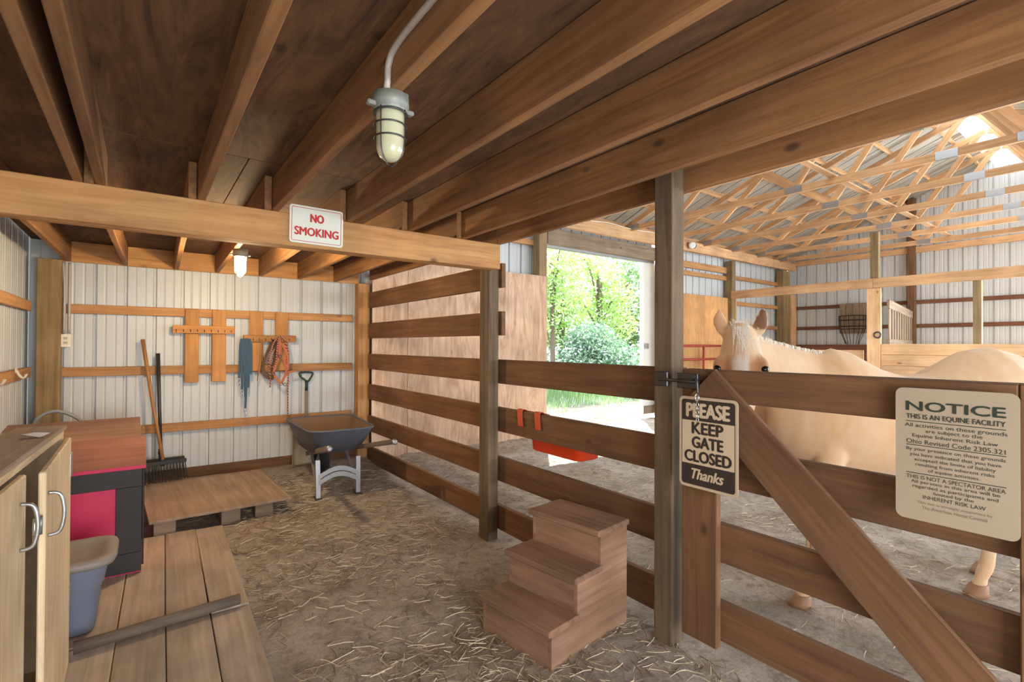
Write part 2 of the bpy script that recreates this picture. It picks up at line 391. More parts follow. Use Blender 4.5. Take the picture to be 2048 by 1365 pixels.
# ---- loft ceiling over the tack corner: joists, decking, beam
ce = struct('ceiling')
JX = [-.57, -.245, -.165, .236, .585, .99, 1.385, 1.785, 2.20]
for i, x in enumerate(JX):
    up_ = .038 if i == 8 else 0
    box('joist', ce, (x - .0185, YF + .05, 2.187 + up_), (x + .0185, 3.16 if i != 1 else 3.1, 2.371 + up_), 'joist')
    if i == 8: box('joist', ce, (x - .0185, 3.165, 2.225), (x + .0185, 5.85, 2.409), 'joist')
    elif i != 1:
        bar('joist', ce, (x - .040, 2.99, 2.279), (x + .028, 5.98, 2.279), .037, .184, 'joist')
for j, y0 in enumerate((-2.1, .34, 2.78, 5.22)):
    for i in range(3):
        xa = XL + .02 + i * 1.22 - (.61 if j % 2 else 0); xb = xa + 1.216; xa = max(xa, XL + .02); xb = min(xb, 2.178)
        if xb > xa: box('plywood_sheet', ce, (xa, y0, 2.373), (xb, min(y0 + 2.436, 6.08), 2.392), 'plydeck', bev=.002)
box('rim_board', ce, (-.6, 5.985, 2.187), (2.1, 6.02, 2.371), 'beam')
box('support_beam', ce, (-.8, 3.0, 2.005), (2.10, 3.04, 2.187), 'beam'); box('support_beam', ce, (-.8, 3.044, 2.005), (2.075, 3.118, 2.187), 'beam')

# ---- roof over the arena
ro = struct('roof')
roofmat = plain('galvanised_roof_underside', (176, 172, 160), .5, .35, .1, 14, .12)
def roof_panel(x0, x1, side):
    e = YB + .25 if side > 0 else YF - .25; r = RIDGE_Y + .30 * side; pr = sheet_profile(x1 - x0); vs = []; fs = []
    for s, q in pr:
        for y in (e, r): vs.append((x0 + s, y, roof_z(y) + q)); vs.append((x0 + s, y, roof_z(y) + q + .002))
    for i in range(len(pr) - 1):
        a = 4 * i; fs.append((a, a + 2, a + 6, a + 4)); fs.append((a + 1, a + 5, a + 7, a + 3))
    raw('roof_sheet', vs, fs, roofmat, ro)
x = XL - .1
while x < XE + .1:
    for s in (1, -1): roof_panel(x, min(x + .915, XE + .15), s)
    x += .915
m, N, L, P = nt('translucent_ridge_panel')
N.remove(P); tr = N.new('ShaderNodeBsdfTranslucent'); tr.inputs[0].default_value = (.42, .44, .46, 1); L.new(tr.outputs[0], N['Material Output'].inputs[0]); MATS['sky'] = m
for x0 in [XL - .1 + i * 2.0 for i in range(7)] + [XL + 13.9]:
    x1 = min(x0 + 1.995, XE + .15)
    if x1 > x0:
        vs = [(x0, RIDGE_Y - .3, roof_z(RIDGE_Y - .3) + .02), (x1, RIDGE_Y - .3, roof_z(RIDGE_Y - .3) + .02), (x1, RIDGE_Y, RIDGE_Z + .02), (x0, RIDGE_Y, RIDGE_Z + .02), (x1, RIDGE_Y + .3, roof_z(RIDGE_Y + .3) + .02), (x0, RIDGE_Y + .3, roof_z(RIDGE_Y + .3) + .02)]
        raw('ridge_skylight', vs, [(0, 1, 2, 3), (3, 2, 4, 5)], m, ro)
for i in range(7):
    for s in (1, -1):
        y = RIDGE_Y + s * (.42 + i * .6); z = roof_z(y) - .045
        if YF < y < YB: bar('purlin', ro, (2.2, y, z), (XE - .05, y, z), .038, .086, 'truss', up=(0, s * SLOPE, 1))
TX = [3.55, 4.65, 5.75, 6.86, 8.0, 9.06, 10.1, 11.15, 12.2]
def truss(x):
    t = thing('roof_truss', 'pale timber roof truss spanning the arena with silver nail plates', 'roof truss', (x, RIDGE_Y, 3.455), 0, 'roof trusses over the arena')
    h = 4.0; top = lambda d: roof_z(RIDGE_Y + d) - 3.455 - .135
    bar('bottom_chord', t, (0, -h, .045), (0, h - .1, .045), .038, .089, 'truss')
    for s in (1, -1):
        bar('top_chord', t, (0, s * 4.0, top(4.0)), (0, s * .02, top(.02)), .038, .089, 'truss')
        bar('web', t, (.0, s * 1.1, .06), (.0, s * .1, top(.1)), .036, .085, 'truss', up=(0, 1, 0))
        bar('web', t, (.0, s * 1.1, .06), (.0, s * 2.05, top(2.05)), .036, .085, 'truss', up=(0, 1, 0))
        bar('web', t, (0, s * 2.9, .06), (0, s * 2.05, top(2.05)), .036, .085, 'truss', up=(0, 1, 0))
        for y, z in ((1.1, .05), (3.75, .06)):
            box('nail_plate', t, (-.022, s * y - .11, z - .045), (.022, s * y + .11, z + .045), steel, bev=.002)
    box('nail_plate', t, (-.022, -.55, 0), (.022, -.36, .09), steel, bev=.002)
for x in TX: truss(x)
tag(bar('lateral_brace', None, (5.4, 2.62, 3.565), (12.9, 2.74, 3.565), .09, .02, 'truss'), 'thin pale lateral brace laid across the truss bottom chords', 'brace')

# ---- the loft posts, fence and gate ---------------------------------------------------------
fe = thing('board_fence', 'brown board fence with square posts between tack corner and arena', 'fence', (2.1, 3.2, 0))
def fbox(name, lo, hi, kind): return box(name, fe, [lo[i] - (2.1, 3.2, 0)[i] for i in range(3)], [hi[i] - (2.1, 3.2, 0)[i] for i in range(3)], kind)
fbox('fence_post', (2.08, 3.12, -.05), (2.172, 3.245, 2.187), 'fencepost'); fbox('fence_post', (2.08, 1.51, -.05), (2.178, 1.615, 2.37), 'fencepost')
for i, zt in enumerate((2.072, 1.708, 1.342, .98, .605, .24)):
    y0 = 3.105 if i < 2 else 1.52
    if i < 2: fbox('fence_board', (2.176, 3.09, zt - .182), (2.214, 5.85, zt), 'fence')
    else:
        fbox('fence_board', (2.176, 3.19, zt - .182), (2.214, 5.85, zt), 'fence'); fbox('fence_board', (2.18, 1.515, zt - .182), (2.218, 3.186, zt), 'fence')
ga = thing('board_gate', 'brown board gate with diagonal brace carrying two signs', 'gate', (2.1, .78, 0))
def gbox(name, lo, hi, kind='fence'): return box(name, ga, [lo[i] - (2.1, .78, 0)[i] for i in range(3)], [hi[i] - (2.1, .78, 0)[i] for i in range(3)], kind)
gbox('gate_stile', (2.062, 1.262, .10), (2.1, 1.44, 1.343)); gbox('gate_stile', (2.062, .12, .10), (2.1, .303, 1.343))
for zb, zt in ((1.203, 1.344), (.822, .999), (.477, .652), (.125, .301)): gbox('gate_rail', (2.102, .12, zb), (2.138, 1.44, zt))
gbox('top_rail', (2.0625, .304, 1.203), (2.0995, 1.2615, 1.3435))
br = bar('diagonal_brace', ga, (2.051 - 2.1, 1.325 - .78, 1.283), (2.051 - 2.1, .24 - .78, .225), .02, .186, 'fence', up=(0, .7, .7))
gp = thing('gate_post', 'unseen added timber post carrying the hinge side of the gate', 'post', (2.13, .04, 0)); box('post', gp, (-.05, -.06, -.05), (.05, .06, 2.187), 'post')  # hinge-side post out of view, added for the shadows it casts
la = thing('gate_latch', 'galvanised slide bolt latch and hook at gate top by post', 'latch', (2.028, 1.44, 1.29))
box('backplate', la, (-.006, -.11, -.035), (.01, .0, .035), dark_steel, bev=.002); box('backplate', la, (.02, .075, -.035), (.03, .15, .035), dark_steel, bev=.002)
pipe('bolt', la, [(-.018, -.12, .0), (-.018, .09, 0)], .008, dark_steel)
pipe('bolt_handle', la, curve_pts([(-.018, -.09, 0), (-.03, -.11, .02), (-.034, -.125, .0), (-.034, -.128, -.05)]), .006, dark_steel)
pipe('snap_hook', la, curve_pts([(-.034, -.128, -.05), (-.036, -.135, -.07), (-.036, -.125, -.085), (-.036, -.118, -.07), (-.034, -.128, -.05)]), .005, chrome, 8)
for j in range(5):
    pipe('chain_link', la, [(-.036 + (.006 * math.cos(a) if j % 2 else 0), -.128 + (0 if j % 2 else .006 * math.cos(a)), -.10 - j * .017 + .011 * math.sin(a)) for a in [i * math.pi / 5 for i in range(10)]], .002, chrome, 6, True)

# ================================================================ SIGNS
def sign_plate(name, label, w, h, loc, right, up, col, rad, thick=.004, group=None):
    right, up = Vector(right), Vector(up); n = right.cross(up)
    t = thing(name, label, 'sign', loc)
    pts = rrect(0, 0, 0, w / 2, h / 2, rad); rings = []
    for d in (0, thick): rings.append([right * p.x + up * p.y + n * d for p in pts])
    loft('plate', t, rings, plain(name + '_plate', col, .45, 0, .05, 40, .05), smooth=False)
    return t, right, up, n
def outline(t, w, h, rad, right, up, n, d, mat, wid, name='border_line'):
    a = rrect(0, 0, 0, w / 2, h / 2, rad); b = rrect(0, 0, 0, w / 2 - wid, h / 2 - wid, max(.002, rad - wid)); k = len(a); vs = []; fs = []
    for p in a + b: vs.append(right * p.x + up * p.y + n * d)
    for i in range(k): fs.append((i, (i + 1) % k, k + (i + 1) % k, k + i))
    return raw(name, vs, fs, mat, t)
def filled(t, w, h, rad, cx, cy, right, up, n, d, mat, name):
    a = rrect(cx, cy, 0, w / 2, h / 2, rad); return raw(name, [right * p.x + up * p.y + n * d for p in a], [tuple(range(len(a)))], mat, t)
red = plain('sign_red', (190, 38, 34), .5); black = plain('sign_black', (52, 44, 40), .55); green = plain('sign_dark_green', (44, 54, 44), .55); cream = plain('sign_cream', (206, 186, 158), .5); greyink = plain('sign_faded_ink', (128, 116, 102), .6)
t, rr, uu, nn = sign_plate('no_smoking_sign', 'white metal sign with red NO SMOKING lettering on the beam', .298, .214, (.803, 2.994, 2.131), (1, 0, 0), (0, 0, 1), (224, 226, 214), .016)
t.rotation_euler.y = R(.5)
outline(t, .276, .192, .010, rr, uu, nn, .0046, red, .003)
lettering(t, 'NO', red, nn * .005 + uu * .042, rr, uu, .072, .046, bold=.07); lettering(t, 'SMOKING', red, nn * .005 - uu * .038, rr, uu, .242, .046, bold=.06)
t, rr, uu, nn = sign_plate('keep_gate_closed_sign', 'cream and dark brown PLEASE KEEP GATE CLOSED sign hanging on the gate', .287, .413, (2.030, 1.284, 1.013), (0, -1, 0), (0, 0, 1), (196, 176, 150), .022)
filled(t, .262, .388, .014, 0, 0, rr, uu, nn, .0044, black, 'dark_field'); filled(t, .256, .198, .002, 0, .0, rr, uu, nn, .0048, cream, 'cream_field')
for tx, cy, w, h, mt in (('PLEASE', .146, .208, .062, cream), ('KEEP', .066, .15, .050, black), ('GATE', .002, .15, .050, black), ('CLOSED', -.062, .226, .050, black)):
    lettering(t, tx, mt, nn * .0053 + uu * cy, rr, uu, w, h, bold=.07)
lettering(t, 'Thanks', cream, nn * .0053 - uu * .142, rr, uu, .155, .046, shear=.3, bold=.05)
t, rr, uu, nn = sign_plate('equine_notice_sign', 'dusty tan NOTICE equine facility sign with dark green lettering', .296, .428, (2.034, .444, 1.103), (0, -1, 0), (0, 0, 1), (172, 156, 134), .022)
NL = [('NOTICE', .156, .236, .030, .05, green), ('THIS IS AN EQUINE FACILITY', .121, .236, .018, .02, green), ('All activities on these grounds', .092, .244, .0155, 0, green), ('are subject to the', .076, .136, .0145, 0, green),
      ('Equine Inherent Risk Law', .059, .204, .0145, 0, green), ('Ohio Revised Code 2305.321', .041, .236, .0145, 0, green), ('By your presence on these grounds', .015, .236, .0135, 0, green), ('you have indicated that you have', -.002, .218, .0135, 0, green),
      ('accepted the limits of liability', -.018, .194, .013, 0, green), ('resulting from inherent risks', -.034, .188, .013, 0, green), ('of equine activities.', -.050, .124, .013, 0, green), ('THIS IS NOT A SPECTATOR AREA', -.074, .236, .0125, 0, green),
      ('All persons in this area will be', -.090, .212, .013, 0, green), ('regarded as participants and', -.105, .204, .013, 0, green), ('limited by the', -.120, .096, .0125, 0, green), ('INHERENT RISK LAW', -.135, .150, .0115, 0, green),
      ('This law is strongly supported by', -.155, .180, .0105, 0, greyink), ('The American Horse Council', -.169, .156, .0105, 0, greyink)]
for tx, cy, w, h, bo, mt in NL: lettering(t, tx, mt, nn * .005 + uu * cy, rr, uu, w, h, bold=bo)
for cy in (.106, .029, -.062): filled(t, .238, .0022, .0005, 0, cy, rr, uu, nn, .0048, green, 'rule_line')

# ================================================================ ARENA FURNITURE
st = thing('stall_partition', 'pale timber stall front with overhead rail and stacked boards', 'stall', (10.2, 3.3, 0))
def sbox(name, lo, hi, kind): return box(name, st, (lo[0] - 10.2, lo[1] - 3.3, lo[2]), (hi[0] - 10.2, hi[1] - 3.3, hi[2]), kind)
sbox('overhead_rail', (10.14, -2.0, 2.47), (10.2, 3.28, 2.635), 'truss'); sbox('overhead_rail', (10.14, 3.284, 2.47), (10.2, 5.87, 2.635), 'truss')
sbox('upper_post', (10.21, 3.22, 2.4), (10.3, 3.34, 3.45), 'post')
sbox('door_jamb', (10.17, 3.175, 0), (10.205, 3.38, 2.468), 'pine'); sbox('post', (10.21, 3.2, 0), (10.31, 3.36, 2.4), 'pine')
sbox('post', (10.21, 1.9, 0), (10.31, 2.0, 2.6), 'post'); sbox('post', (10.21, -1.0, 0), (10.31, -.9, 2.6), 'post')
for i in range(8): sbox('stall_board', (10.165, -1.2, .03 + i * .185), (10.2, 3.17, .21 + i * .185), 'pine')
for i in range(2): sbox('stall_board', (10.25, 3.46, 1.03 + i * .185), (10.288, 5.86, 1.21 + i * .185), 'pine')
pipe('door_pull', st, [(-.04 + .0, .02 - .10 + .05 * math.cos(a), 1.66 + .05 * math.sin(a)) for a in [i * math.pi / 8 for i in range(16)]], .012, dark_steel, 8, True)
sg = thing('slatted_stall_gate', 'small slatted timber divider inside the stall beside the jamb', 'gate', (10.35, 3.12, 1.5))
A, B = Vector((0, 0, 0)), Vector((2.55, .36, 0))
bar('top_rail', sg, A + Vector((0, 0, .70)), B + Vector((0, 0, .62)), .04, .15, 'greywood'); bar('bottom_rail', sg, A + Vector((0, 0, .04)), B + Vector((0, 0, .04)), .04, .10, 'greywood')
for i in range(10):
    p = A.lerp(B, (i + .5) / 10); bar('slat', sg, p + Vector((0, 0, .08)), p + Vector((0, 0, .62)), .13, .022, 'greywood', up=(-.14, 1, 0))
hr = thing('hay_rack', 'black wire corner hay basket mounted on weathered vertical boards', 'hay rack', (XE - .06, 4.62, 1.5))
for i in range(4): box('back_board', hr, (-.03, -.27 + i * .135, .26), (-.005, -.27 + i * .135 + .128, .95), 'greywood')
wire = plain('black_wire', (48, 46, 44), .5, .6)
for j, (z, r, rr_) in enumerate(((.66, .27, .009), (.56, .27, .012), (.42, .26, .012), (.36, .25, .009))):
    pipe('basket_ring', hr, [(-.04 - r * .75 * math.sin(a), r * math.cos(a), z) for a in [i * math.pi / 12 for i in range(13)]], rr_, wire, 6)
for i in range(9):
    a = i * math.pi / 8; c, s = math.cos(a), math.sin(a)
    pipe('basket_wire', hr, [(-.04 - .2 * s, .27 * c, .66), (-.04 - .195 * s, .255 * c, .36), (-.04 - .1 * s, .13 * c, .02)], .006, wire, 5)
rg = thing('red_tube_gate', 'red metal tube gate standing against the orange plywood', 'gate', (8.3, 5.85, 0))
redtube = plain('red_gate_paint', (168, 66, 56), .45, .2)
for z in (1.46, 1.19, .93, .67, .41): pipe('rail_tube', rg, [(0, 0, z), (1.6, 0, z)], .022, redtube)
for x in (0, .8, 1.6): pipe('upright_tube', rg, [(x, 0, .1), (x, 0, 1.46)], .02, redtube)
fl = thing('flood_light', 'small black and white flood light fixed to the header beam', 'light fixture', (8.62, 5.80, 3.40))
lathe('housing', fl, [(.02, 0), (.05, .03), (.06, .10), (.05, .13)], plain('black_housing', (40, 40, 42), .5)).rotation_euler = (R(90), 0, R(-40))
lathe('white_face', fl, [(.045, 0), (.065, .01), (.065, .05), (.04, .06)], plain('white_plastic', (232, 232, 228), .4), (-.08, -.05, .0)).rotation_euler = (R(90), 0, R(-40))
tag(pipe('white_cable', None, curve_pts([(5.3, 5.81, 3.53), (5.8, 5.81, 3.49), (6.3, 5.81, 3.515), (6.9, 5.81, 3.49), (7.4, 5.81, 3.51), (7.9, 5.81, 3.49)]), .008, plain('white_cable_sheath', (235, 228, 210), .5), 6), 'white electric cable draped along the header beam', 'cable')
sd = thing('door_1', 'white sliding barn door edge pushed open beside the doorway', 'door', (7.55, 6.14, .12)); sd['kind'] = 'structure'
wd = plain('white_door_paint', (226, 230, 222), .45, 0, .05, 30, .05)
box('door_panel', sd, (.06, .02, .05), (2.5, .05, 2.92), wd); box('door_edge_trim', sd, (0, 0, .02), (.06, .06, 2.94), wd); box('bottom_trim', sd, (.07, -.01, .05), (2.5, .018, .2), 'greywood')
box('latch', sd, (.09, -.012, 1.28), (.19, .018, 1.38), steel)

# ================================================================ LAMPS
lampgrey = plain('cast_grey_metal', (138, 142, 136), .55, .4, .2, 80)
def jar_lamp(label, loc, lit):
    t = thing('jelly_jar_lamp', label, 'lamp', loc)
    lathe('junction_box', t, [(.030, 0), (.052, -.004), (.054, -.032), (.047, -.045), (.049, -.052)], lampgrey)
    for s in (1, -1): box('mounting_ear', t, (s * .058 - .014, -.011, -.045), (s * .058 + .014, .011, -.031), lampgrey)
    box('conduit_hub', t, (-.013, -.02, -.012), (.05, .02, .012), lampgrey)
    if lit:
        g = plain('lit_jar_glass', (255, 214, 150), .3, emit=14)
    else:
        g = plain('frosted_jar_glass', (206, 206, 172), .18, bump=.03, trans=.25)
    jar = [(.040, -.05), (.042, -.07), (.042, -.085), (.0405, -.10), (.0405, -.155)] + [(.0405 * math.cos(a), -.155 - .042 * math.sin(a)) for a in [i * math.pi / 16 for i in range(1, 8)]] + [(.004, -.1968), (.001, -.197)]
    lathe('glass_jar', t, jar, g)
    for z, r in ((-.057, .049), (-.092, .047), (-.13, .046)): pipe('guard_ring', t, [(r * math.cos(a), r * math.sin(a), z) for a in [i * math.pi / 10 for i in range(20)]], .0022, dark_steel, 6, True)
    for i in range(4):
        a = i * math.pi / 2 + .6; c, s = math.cos(a), math.sin(a)
        pipe('guard_wire', t, curve_pts([(.049 * c, .049 * s, -.05), (.047 * c, .047 * s, -.15), (.038 * c, .038 * s, -.185), (.012 * c, .012 * s, -.207), (0, 0, -.209)], 4), .0018, dark_steel, 6)
    return t
jar_lamp('unlit jelly jar lamp with wire guard and conduit under the ceiling joist', (.582, 1.40, 2.186), False)
t = jar_lamp('lit jelly jar lamp glowing warm under joist near the back wall', (.61, 4.42, 2.186), True)
pl = bpy.data.lights.new('lamp_bulb_light', 'POINT'); pl.energy = 30; pl.color = (1, .74, .42); pl.shadow_soft_size = .05
plo = bpy.data.objects.new('lamp_bulb_light', pl); COL.objects.link(plo); plo.location = (.61, 4.42, 1.93)
cond = plain('grey_conduit', (178, 168, 160), .5, .1)
tag(pipe('conduit_pipe', None, curve_pts([(.558, .3, 2.285), (.558, 1.08, 2.287), (.558, 1.30, 2.280), (.557, 1.355, 2.25), (.556, 1.36, 2.20), (.56, 1.385, 2.176)]), .0095, cond), 'grey conduit running along the joist down to the unlit lamp', 'conduit')

# ================================================================ BACK WALL TACK RACKS AND TOOLS
def rack(label, xs, ztop, zbot, rx, rz):
    t = thing('wall_rack', label, 'rack', (xs[0][0], 6.02, 1.0)); o = Vector((xs[0][0], 6.02, 1.0))
    def rb(n, lo, hi): return box(n, t, Vector(lo) - o, Vector(hi) - o, 'rack')
    for a, b_ in xs: rb('upright_board', (a, 6.026, zbot), (b_, 6.046, ztop))
    rl = rb('peg_rail', (rx[0], 5.985, rz[0]), (rx[1], 6.024, rz[1]))
    k = int((rx[1] - rx[0]) / .06)
    for i in range(k):
        x = rx[0] + .03 + i * .06; z = rz[0] + .02
        pipe('hook', t, [Vector((x, 5.99, z + .02)) - o, Vector((x, 5.975, z + .012)) - o, Vector((x, 5.968, z - .004)) - o, Vector((x, 5.965, z + .012)) - o], .003, dark_steel, 6)
    return t
rack('wooden wall rack of two long boards with empty hook rail', ((.343, .465), (.578, .706)), 1.805, 1.058, (.237, .779), (1.558, 1.637))
rack('wooden wall rack of two boards holding halters and lead straps', ((.926, 1.058), (1.182, 1.316)), 1.81, 1.16, (.864, 1.392), (1.476, 1.547))
strap = plain('blue_nylon_webbing', (62, 92, 116), .8, 0, .4, 300)
ls = thing('lead_straps', 'bundle of blue nylon lead straps with snaps hanging from rack', 'lead strap', (.875, 5.955, 1.49))
for i, (dx, ln, w) in enumerate(((-.05, .40, .02), (-.03, .52, .022), (-.006, .60, .024), (.014, .72, .022), (.034, .50, .02), (.05, .36, .02))):
    y = -.004 * i; P_ = curve_pts([(dx * .7, y - .012, .02), (dx, y - .02, -.05), (dx * 1.05, y - .012, -ln * .5), (dx * .9 + .010 * (i % 3 - 1), y - .008, -ln)], 5)
    vs = []; fs = []
    for p in P_:
        for sx, sy in ((-1, -1), (1, -1), (1, 1), (-1, 1)): vs.append(p + Vector((sx * w / 2, sy * .002, 0)))
    for j in range(len(P_) - 1):
        for q in range(4): fs.append((j * 4 + q, j * 4 + (q + 1) % 4, j * 4 + 4 + (q + 1) % 4, j * 4 + 4 + q))
    raw('strap', vs, fs, strap, ls)
    e = P_[-1]
    if i in (0, 1, 3):
        pipe('snap', ls, [e + Vector((.012 * math.cos(a), -.004, -.022 + .022 * math.sin(a))) for a in [q * math.pi / 6 for q in range(12)]], .0035, chrome, 6, True)
        pipe('snap', ls, [e + Vector((.010 * math.cos(a), -.004, -.062 + .020 * math.sin(a))) for a in [q * math.pi / 6 for q in range(12)]], .0035, chrome, 6, True)
tag(pipe('training_stick', None, [(1.035, 5.955, 1.505), (1.02, 5.955, 1.2), (.995, 5.965, 1.06)], .005, plain('thin_cane', (186, 128, 84), .6), 6), 'thin tan stick hanging from rack between straps and halter', 'stick')
# halter and rope
hl = thing('halter', 'orange nylon halter with metal rings hanging from wall rack', 'halter', (1.2, 5.95, 1.5)); orange = plain('orange_webbing', (184, 108, 78), .8, 0, .4, 260)
def web(parent, pts, w, mat, name='strap', t=.003):
    P_ = curve_pts(pts, 5); vs = []; fs = []
    for i, p in enumerate(P_):
        d = (P_[min(i + 1, len(P_) - 1)] - P_[max(i - 1, 0)]).normalized(); s = d.cross(Vector((0, 1, 0)));
        s = s.normalized() if s.length > 1e-4 else Vector((1, 0, 0))
        for a, b_ in ((-1, -1), (1, -1), (1, 1), (-1, 1)): vs.append(p + s * (a * w / 2) + Vector((0, b_ * t, 0)))
    for j in range(len(P_) - 1):
        for q in range(4): fs.append((j * 4 + q, j * 4 + (q + 1) % 4, j * 4 + 4 + (q + 1) % 4, j * 4 + 4 + q))
    return raw(name, vs, fs, mat, parent)
web(hl, [(.0, -.02, .03), (.01, -.03, -.08), (.005, -.02, -.18)], .03, orange, 'crown_strap')
web(hl, [(.005, -.02, -.18), (-.03, -.03, -.27), (-.06, -.03, -.37)], .024, orange, 'cheek_strap'); web(hl, [(.005, -.02, -.18), (.05, -.03, -.22), (.07, -.03, -.30)], .024, orange, 'cheek_strap')
web(hl, [(-.06, -.03, -.37), (-.02, -.05, -.43), (.02, -.05, -.47), (.06, -.04, -.40), (.10, -.03, -.37)], .026, orange, 'noseband'); web(hl, [(.03, -.035, -.05), (.08, -.04, -.16), (.09, -.03, -.28), (.06, -.03, -.40)], .024, orange, 'throat_strap')
web(hl, [(.08, -.05, -.355), (.13, -.05, -.35), (.165, -.05, -.34)], .022, orange, 'strap_tail')
for px, pz in ((-.06, -.37), (.005, -.18), (.02, -.48), (.06, -.49)): pipe('ring', hl, [(px + .016 * math.cos(a), -.05, pz + .016 * math.sin(a)) for a in [q * math.pi / 6 for q in range(12)]], .0035, dark_steel, 6, True)
rope = thing('lead_rope', 'red and dark braided lead rope looped over the halter', 'rope', (1.2, 5.92, 1.5))
def ropemat():
    m, N, L, P = nt('braided_rope'); tc = N.new('ShaderNodeTexCoord'); w = N.new('ShaderNodeTexWave'); w.wave_type = 'BANDS'; w.bands_direction = 'DIAGONAL'; w.inputs['Scale'].default_value = 22; w.inputs['Distortion'].default_value = 2; L.new(tc.outputs['Object'], w.inputs[0])
    r = N.new('ShaderNodeValToRGB'); r.color_ramp.interpolation = 'CONSTANT'; r.color_ramp.elements[0].color = lin((112, 44, 42)); r.color_ramp.elements[1].position = .55; r.color_ramp.elements[1].color = lin((196, 150, 126)); L.new(w.outputs[0], r.inputs[0]); L.new(r.outputs[0], P.inputs['Base Color']); P.inputs['Roughness'].default_value = .85
    return m
rm = ropemat()
pipe('loop', rope, curve_pts([(-.02, 0, .02), (-.06, -.01, -.04), (-.09, -.01, -.16), (-.10, 0, -.26), (-.06, 0, -.30), (-.03, 0, -.24), (-.02, -.01, -.1), (.0, -.01, .03), (.05, -.01, .01), (.075, 0, -.1), (.085, .01, -.3)], 7), .0085, rm, 8)
pipe('loop', rope, curve_pts([(.01, .0, .035), (.06, .01, .0), (.095, .01, -.12), (.10, .01, -.3), (.098, .02, -.5), (.10, .03, -.7), (.105, .035, -.92)], 7), .008, rm, 8)
pipe('tail', rope, curve_pts([(-.04, .02, -.1), (-.09, .02, -.3), (-.08, .02, -.44), (-.085, .02, -.52)], 6), .006, rm, 8)
lh = thing('leather_headstall', 'brown leather headstall hanging behind the halter on the wall rack', 'headstall', (1.13, 5.985, 1.3)); oldl = plain('old_leather', (92, 66, 48), .7, 0, .4, 60, .2)
web(lh, [(.03, 0, .2), (-.02, 0, .1), (-.07, 0, -.05), (-.08, 0, -.16)], .03, oldl, 'cheek_piece'); web(lh, [(.03, 0, .2), (.05, 0, .08), (.04, 0, -.06), (.02, 0, -.2)], .03, oldl, 'cheek_piece'); web(lh, [(-.08, -.01, -.14), (-.03, -.02, -.2), (.03, -.01, -.22)], .05, oldl, 'noseband')
# outlet and conduits
ol = thing('outlet_box', 'white electrical outlet box with cover plate by corner post', 'outlet', (-.556, 6.0, 1.475))
white = plain('outlet_white', (232, 226, 204), .4)
box('box', ol, (-.036, -.02, -.055), (.036, .05, .055), white); box('cover_plate', ol, (-.039, -.026, -.058), (.039, -.02, .058), white, bev=.003)
for z in (-.02, .02):
    s_ = box('socket', ol, (-.016, -.029, z - .014), (.016, -.025, z + .014), plain('socket_ivory', (206, 200, 178), .4))
    for x_ in (-.006, .006): box('slot', s_, (x_ - .0015, -.004, -.006), (x_ + .0015, -.0015, .006), plain('slot_black', (30, 30, 30), .6), bev=.0005)
for i, x_ in enumerate((-.572, -.538)):
    tag(pipe('wall_conduit', None, curve_pts([(x_ + (.0 if i else -.012), 6.035, 2.18), (x_, 6.03, 1.95), (x_, 6.03, 1.54)]), .011, cond), ('thin' if i else 'slightly bent') + ' grey conduit pipe dropping from the ceiling to the outlet box', 'conduit')
hookm = plain('white_hook', (214, 206, 190), .5)
for y_, lb in ((4.52, 'farther from the corner post'), (5.27, 'nearer the corner post')):
    h = thing('wall_hook', 'pale double wall hook on left girt ' + lb, 'hook', (XL + .05, y_, 1.245))
    for s in (-1, 1): pipe('prong', h, curve_pts([(.004, s * .02, .0), (.02, s * .022, -.04), (.045, s * .022, -.06), (.06, s * .022, -.03)], 4), .006, hookm, 6)
    box('plate', h, (.0, -.03, -.02), (.006, .03, .02), hookm)
# manure forks and scoop shovel
def fork(label, top, foot, mat, yaw):
    t = thing('manure_fork', label, 'fork', foot); top = Vector(top) - Vector(foot); blk = plain('black_plastic', (44, 44, 44), .5)
    pipe('handle', t, [Vector((0, 0, .08)), top * .5, top], .016, mat, 10, radii=[.014, .015, .018])
    pipe('ferrule', t, [(0, 0, .02), top.normalized() * .16], .02, blk)
    hd = Vector((math.cos(yaw), math.sin(yaw), 0)); fwd = Vector((hd.y, -hd.x, 0))
    bar('crossbar', t, hd * -.19 + Vector((0, 0, .05)), hd * .19 + Vector((0, 0, .05)), .03, .035, blk)
    for i in range(15):
        b = hd * (-.18 + i * .0257); pipe('tine', t, curve_pts([b + Vector((0, 0, .05)), b + fwd * .03 + Vector((0, 0, -.02)), b + fwd * .10 + Vector((0, 0, -.085)), b + fwd * .13 + Vector((0, 0, -.10))], 3), .005, blk, 5)
fork('manure fork with smooth wooden handle leaning on the wall', (0.0, 6.005, 1.49), (.165, 5.80, .27), wood('handle', 'Z'), R(8))
fork('manure fork with dark metal handle standing beside wooden one', (.122, 6.02, 1.355), (.155, 5.94, .27), plain('black_tube', (66, 66, 70), .4, .4), R(4))
sh = thing('scoop_shovel', 'scoop shovel with green D grip leaning behind the wheelbarrow', 'shovel', (1.48, 5.85, .12))
dg_ = plain('dark_green_grip', (44, 60, 52), .5); alu = plain('dusty_aluminium', (176, 160, 132), .5, .5, .2, 20, .15)
pipe('grip', sh, curve_pts([(.03, .20, .92), (-.02, .21, .96), (-.03, .21, 1.0), (.04, .21, 1.01), (.11, .21, 1.0), (.10, .21, .96), (.06, .20, .90)], 5), .011, dg_, 8)
pipe('socket', sh, [(.043, .20, .92), (.04, .195, .80)], .017, dg_); pipe('shaft', sh, [(.04, .2, .84), (.035, .17, .42)], .017, wood('greywood', 'Z'))
rings = []
